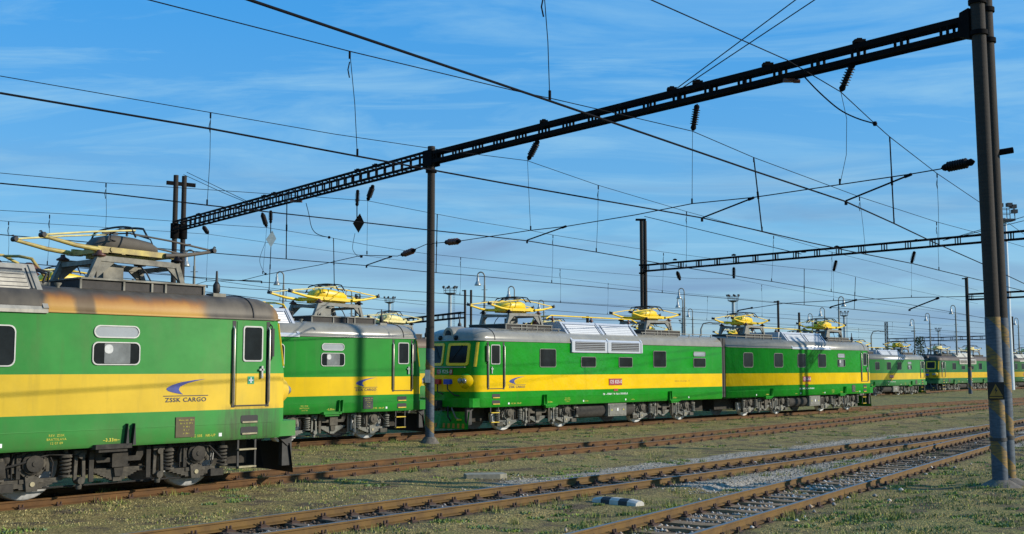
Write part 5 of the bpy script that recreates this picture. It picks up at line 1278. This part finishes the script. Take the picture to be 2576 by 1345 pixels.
def lamp_post(x, ytop, sd, H, label):
    p = G(x, ytop, H); t = empty('lamp_post', (p.x, p.y, -.3), label, 'lamp post', 'gooseneck yard lamps'); k = 1.0
    h = H+.3; b = MB(); b.tube([(0, 0, 0), (0, 0, h*.55), (0, 0, h-1.0)], [.13, .10, .07], 10)
    b.tube([(0, 0, h-1.0), (0, 0, h-.5)]+[(sd*(.27-.27*math.cos(a)), 0, h-.4+.36*math.sin(a)) for a in [R(10*i) for i in range(0, 16)]], .05, 8); obj('pole', b, M_lamp_post, t)
    b = MB()
    for i in range(9):
        z = 2.5+i*.85
        if z < h-1: b.bar((-.22, 0, z), (.22, 0, z), .035, .035)
    obj('rungs', b, M_lamp_post, t)
    b = MB(); x0 = sd*.50; z0 = h-.40; b.tube([(x0, 0, z0+.2), (x0, 0, z0)], .06, 8); b.lathe([(.05, 0), (.10, -.05), (.10, -.30), (.13, -.34), (.21, -.52), (.26, -.62), (.24, -.63)], (x0, 0, z0), n=16); obj('lamp_shade', b, M_lamp_grey, t)
for a in LP: lamp_post(*a)
for x, y, s, l in ((1763, 812, 1, 'curved street lamp far behind between two glossy pantographs'), (2191, 833, 1, 'curved street lamp far off left of the lattice mast')):
    p = G(x, y, 10); t = empty('street_lamp', (p.x, p.y, -.3), l, 'street lamp', 'far street lamps'); b = MB()
    b.tube([(0, 0, 0), (0, 0, 9.2), (.4, 0, 10.1), (1.4, 0, 10.3), (2.2, 0, 10.2)], [.18, .13, .11, .1, .1], 8); obj('pole', b, M_lamp_post, t); b = MB(); b.box(1.9, 3.2, -.25, .25, 10.05, 10.3); obj('lamp_head', b, M_lamp_grey, t)
def floodlight(x, ytop, w, H, label, mast_m=None, yhead=None):
    p = G(x, ytop, H); t = empty('floodlight_tower', (p.x, p.y, -.3), label, 'floodlight tower', 'floodlight towers'); d = p.y/FPX; W = w*d; h = H+.3
    b = MB(); b.tube([(0, 0, 0), (0, 0, h-W*.45)], [W*.16, W*.11], 12)
    obj('shaft', b, mast_m or M_tower, t)
    b = MB(); b.bar((W*.22, 0, 0), (W*.22, 0, h-W*.4), W*.02, W*.02); b.bar((W*.32, 0, 0), (W*.32, 0, h-W*.4), W*.02, W*.02); k = int(h/(W*.12))
    for i in range(k): b.bar((W*.22, 0, h*i/k), (W*.32, 0, h*i/k), W*.015, W*.015)
    obj('ladder', b, mast_m or M_tower, t)
    b = MB(); b.lathe([(W*.14, -.0), (W*.36, W*.08), (W*.40, W*.10), (W*.40, W*.13)], (0, 0, h-W*.55), n=14)
    for z in (.25, .4):
        b.tube([(W*.42*math.cos(a), W*.42*math.sin(a), h-W*.5+W*z) for a in [R(30*i) for i in range(13)]], W*.012, 5)
    for i in range(8): a = R(45*i); b.bar((W*.4*math.cos(a), W*.4*math.sin(a), h-W*.45), (W*.42*math.cos(a), W*.42*math.sin(a), h-W*.08), W*.02, W*.02)
    obj('platform', b, M_tower_dk, t)
    for i in range(7):
        a = R(51*i+10); b = MB(); c = Vector((W*.46*math.cos(a), W*.46*math.sin(a), h-W*.02)); o = Vector((math.cos(a), math.sin(a), -.4)).normalized()
        b.lathe([(W*.05, -W*.05), (W*.085, W*.05), (W*.08, W*.06)], c, o, 8); b.tube([c, c-Vector((0, 0, W*.12))], W*.015, 5); obj('floodlight', b, M_tower_dk, t)
floodlight(1132, 722, 38, 26, 'floodlight tower between the single mast and the twin brown masts'); floodlight(980, 748, 30, 26, 'floodlight tower above the pale yellow pantograph')
floodlight(1844, 743, 33, 26, 'floodlight tower left of the short dark mast behind the louvres'); floodlight(1716, 806, 17, 26, 'tiny floodlight tower behind the tall lamp post'); floodlight(2123, 784, 24, 26, 'floodlight tower right of the last glossy pantograph'); floodlight(2360, 826, 16, 26, 'far floodlight tower right of the distant tree')
pf = G(2544, 985, -.35)
t = empty('floodlight_tower', (pf.x, pf.y, -.35), 'pale blue-grey floodlight mast right behind the big twin mast', 'floodlight tower', 'floodlight towers'); h = (atY(2530, 512, pf.y).z+.35)
b = MB(); b.tube([(0, 0, 0), (0, 0, h-1.8)], [.42, .20], 16); obj('shaft', b, M_bluemast, t)
b = MB(); b.box(-.9, 1.0, -.7, .7, h-2.2, h-1.95)
for x in (-.85, 0, .95):
    for y in (-.65, .65): b.bar((x, y, h-2), (x, y, h-.7), .07, .07)
for z in (h-1.3, h-.7):
    for y in (-.65, .65): b.bar((-.85, y, z), (.95, y, z), .06, .06)
obj('platform', b, M_tower_dk, t)
for x, z in ((-.5, h-.25), (.6, h-.2), (1.1, h-.4), (1.2, h-1.0)):
    b = MB(); b.box(x-.3, x+.3, -.3, .3, z-.22, z+.22); b.bar((x, 0, z-.5), (x, 0, z-.2), .06, .06); obj('floodlight', b, M_tower_dk, t)
pc = G(2522, 985, -.35); b = MB(); b.box(-.75, .75, -.5, .5, 0, 2.0); b.box(-.80, .80, -.55, .55, 2.0, 2.08); b.box(-.02, .02, -.51, -.5, .1, 1.9); o = obj('equipment_cabinet', b, M_tower, None, (pc.x, pc.y, -.35)); tag(o, 'grey equipment cabinet at the foot of the pale floodlight mast', 'cabinet')

# the neighbouring masts just outside the right edge; their shadows fall on the parked locomotives
pw = Vector(onC(-24.0, -22)[:2]); mast('catenary_mast', pw, 'plain mast standing beyond the right edge of the photograph', .17, .15, 15.4, -.3)
mast('catenary_mast', r2, 'twin mast holding the far end of the distant beam, beyond the right edge', .17, .15, 12.5, -.3, twin=(.45, .45))

# ---------------------------------------------------------------- trees far off
def tree(x, ybase, ytop, w, label, Y, m, name='tree', trunk=True):
    zb = -.3; top = atY(x, ytop, Y).z; cx_ = atY(x, ytop, Y).x; W = w*Y/FPX; t = empty(name, (cx_, Y, zb), label, name, 'trees on the horizon'); r = random.Random(int(x)); H = top-zb
    b = MB()
    for _ in range(1500):
        a = r.uniform(0, 6.28); k = r.random()**.5; zz = r.uniform(.15, 1); ww = W/2*k*(1.0-.55*abs(zz-.45)/.55)*(1+.35*math.sin(3*a+zz*9))
        c = Vector((ww*math.cos(a), ww*math.sin(a), H*zz)); s = W*r.uniform(.02, .05)
        u = Vector((r.uniform(-1, 1), r.uniform(-1, 1), r.uniform(-1, 1))).normalized(); v = u.cross(Vector((r.uniform(-1, 1), r.uniform(-1, 1), r.uniform(-1, 1)))).normalized()
        b.add([c+u*s, c+v*s, c-u*s, c-v*s], [(0, 1, 2, 3)], r.randrange(2))
    link('crown', b.mesh('crown', [m, M_leaf2], False), t)
    b = MB(); b.tube([(0, 0, 0), (.1, 0, H*.5), (.2, .1, H*.9)], [W*.04, W*.03, W*.01], 8)
    for i in range(5): a = i*1.3; b.tube([(.08, 0, H*(.3+.1*i)), (W*.3*math.cos(a), W*.3*math.sin(a), H*(.5+.1*i))], [W*.015, W*.006], 5)
    obj('trunk', b, M_bark, t)
tree(2312, 930, 848, 42, 'distant dark green tree behind the far pale locomotive', 150, M_leaf)
tree(2208, 930, 876, 30, 'rounded bush just right of the glossy locomotive cab end', 160, M_leaf, 'shrub')
tree(2268, 930, 880, 24, 'low bush left of the distant tree', 165, M_leaf, 'shrub')
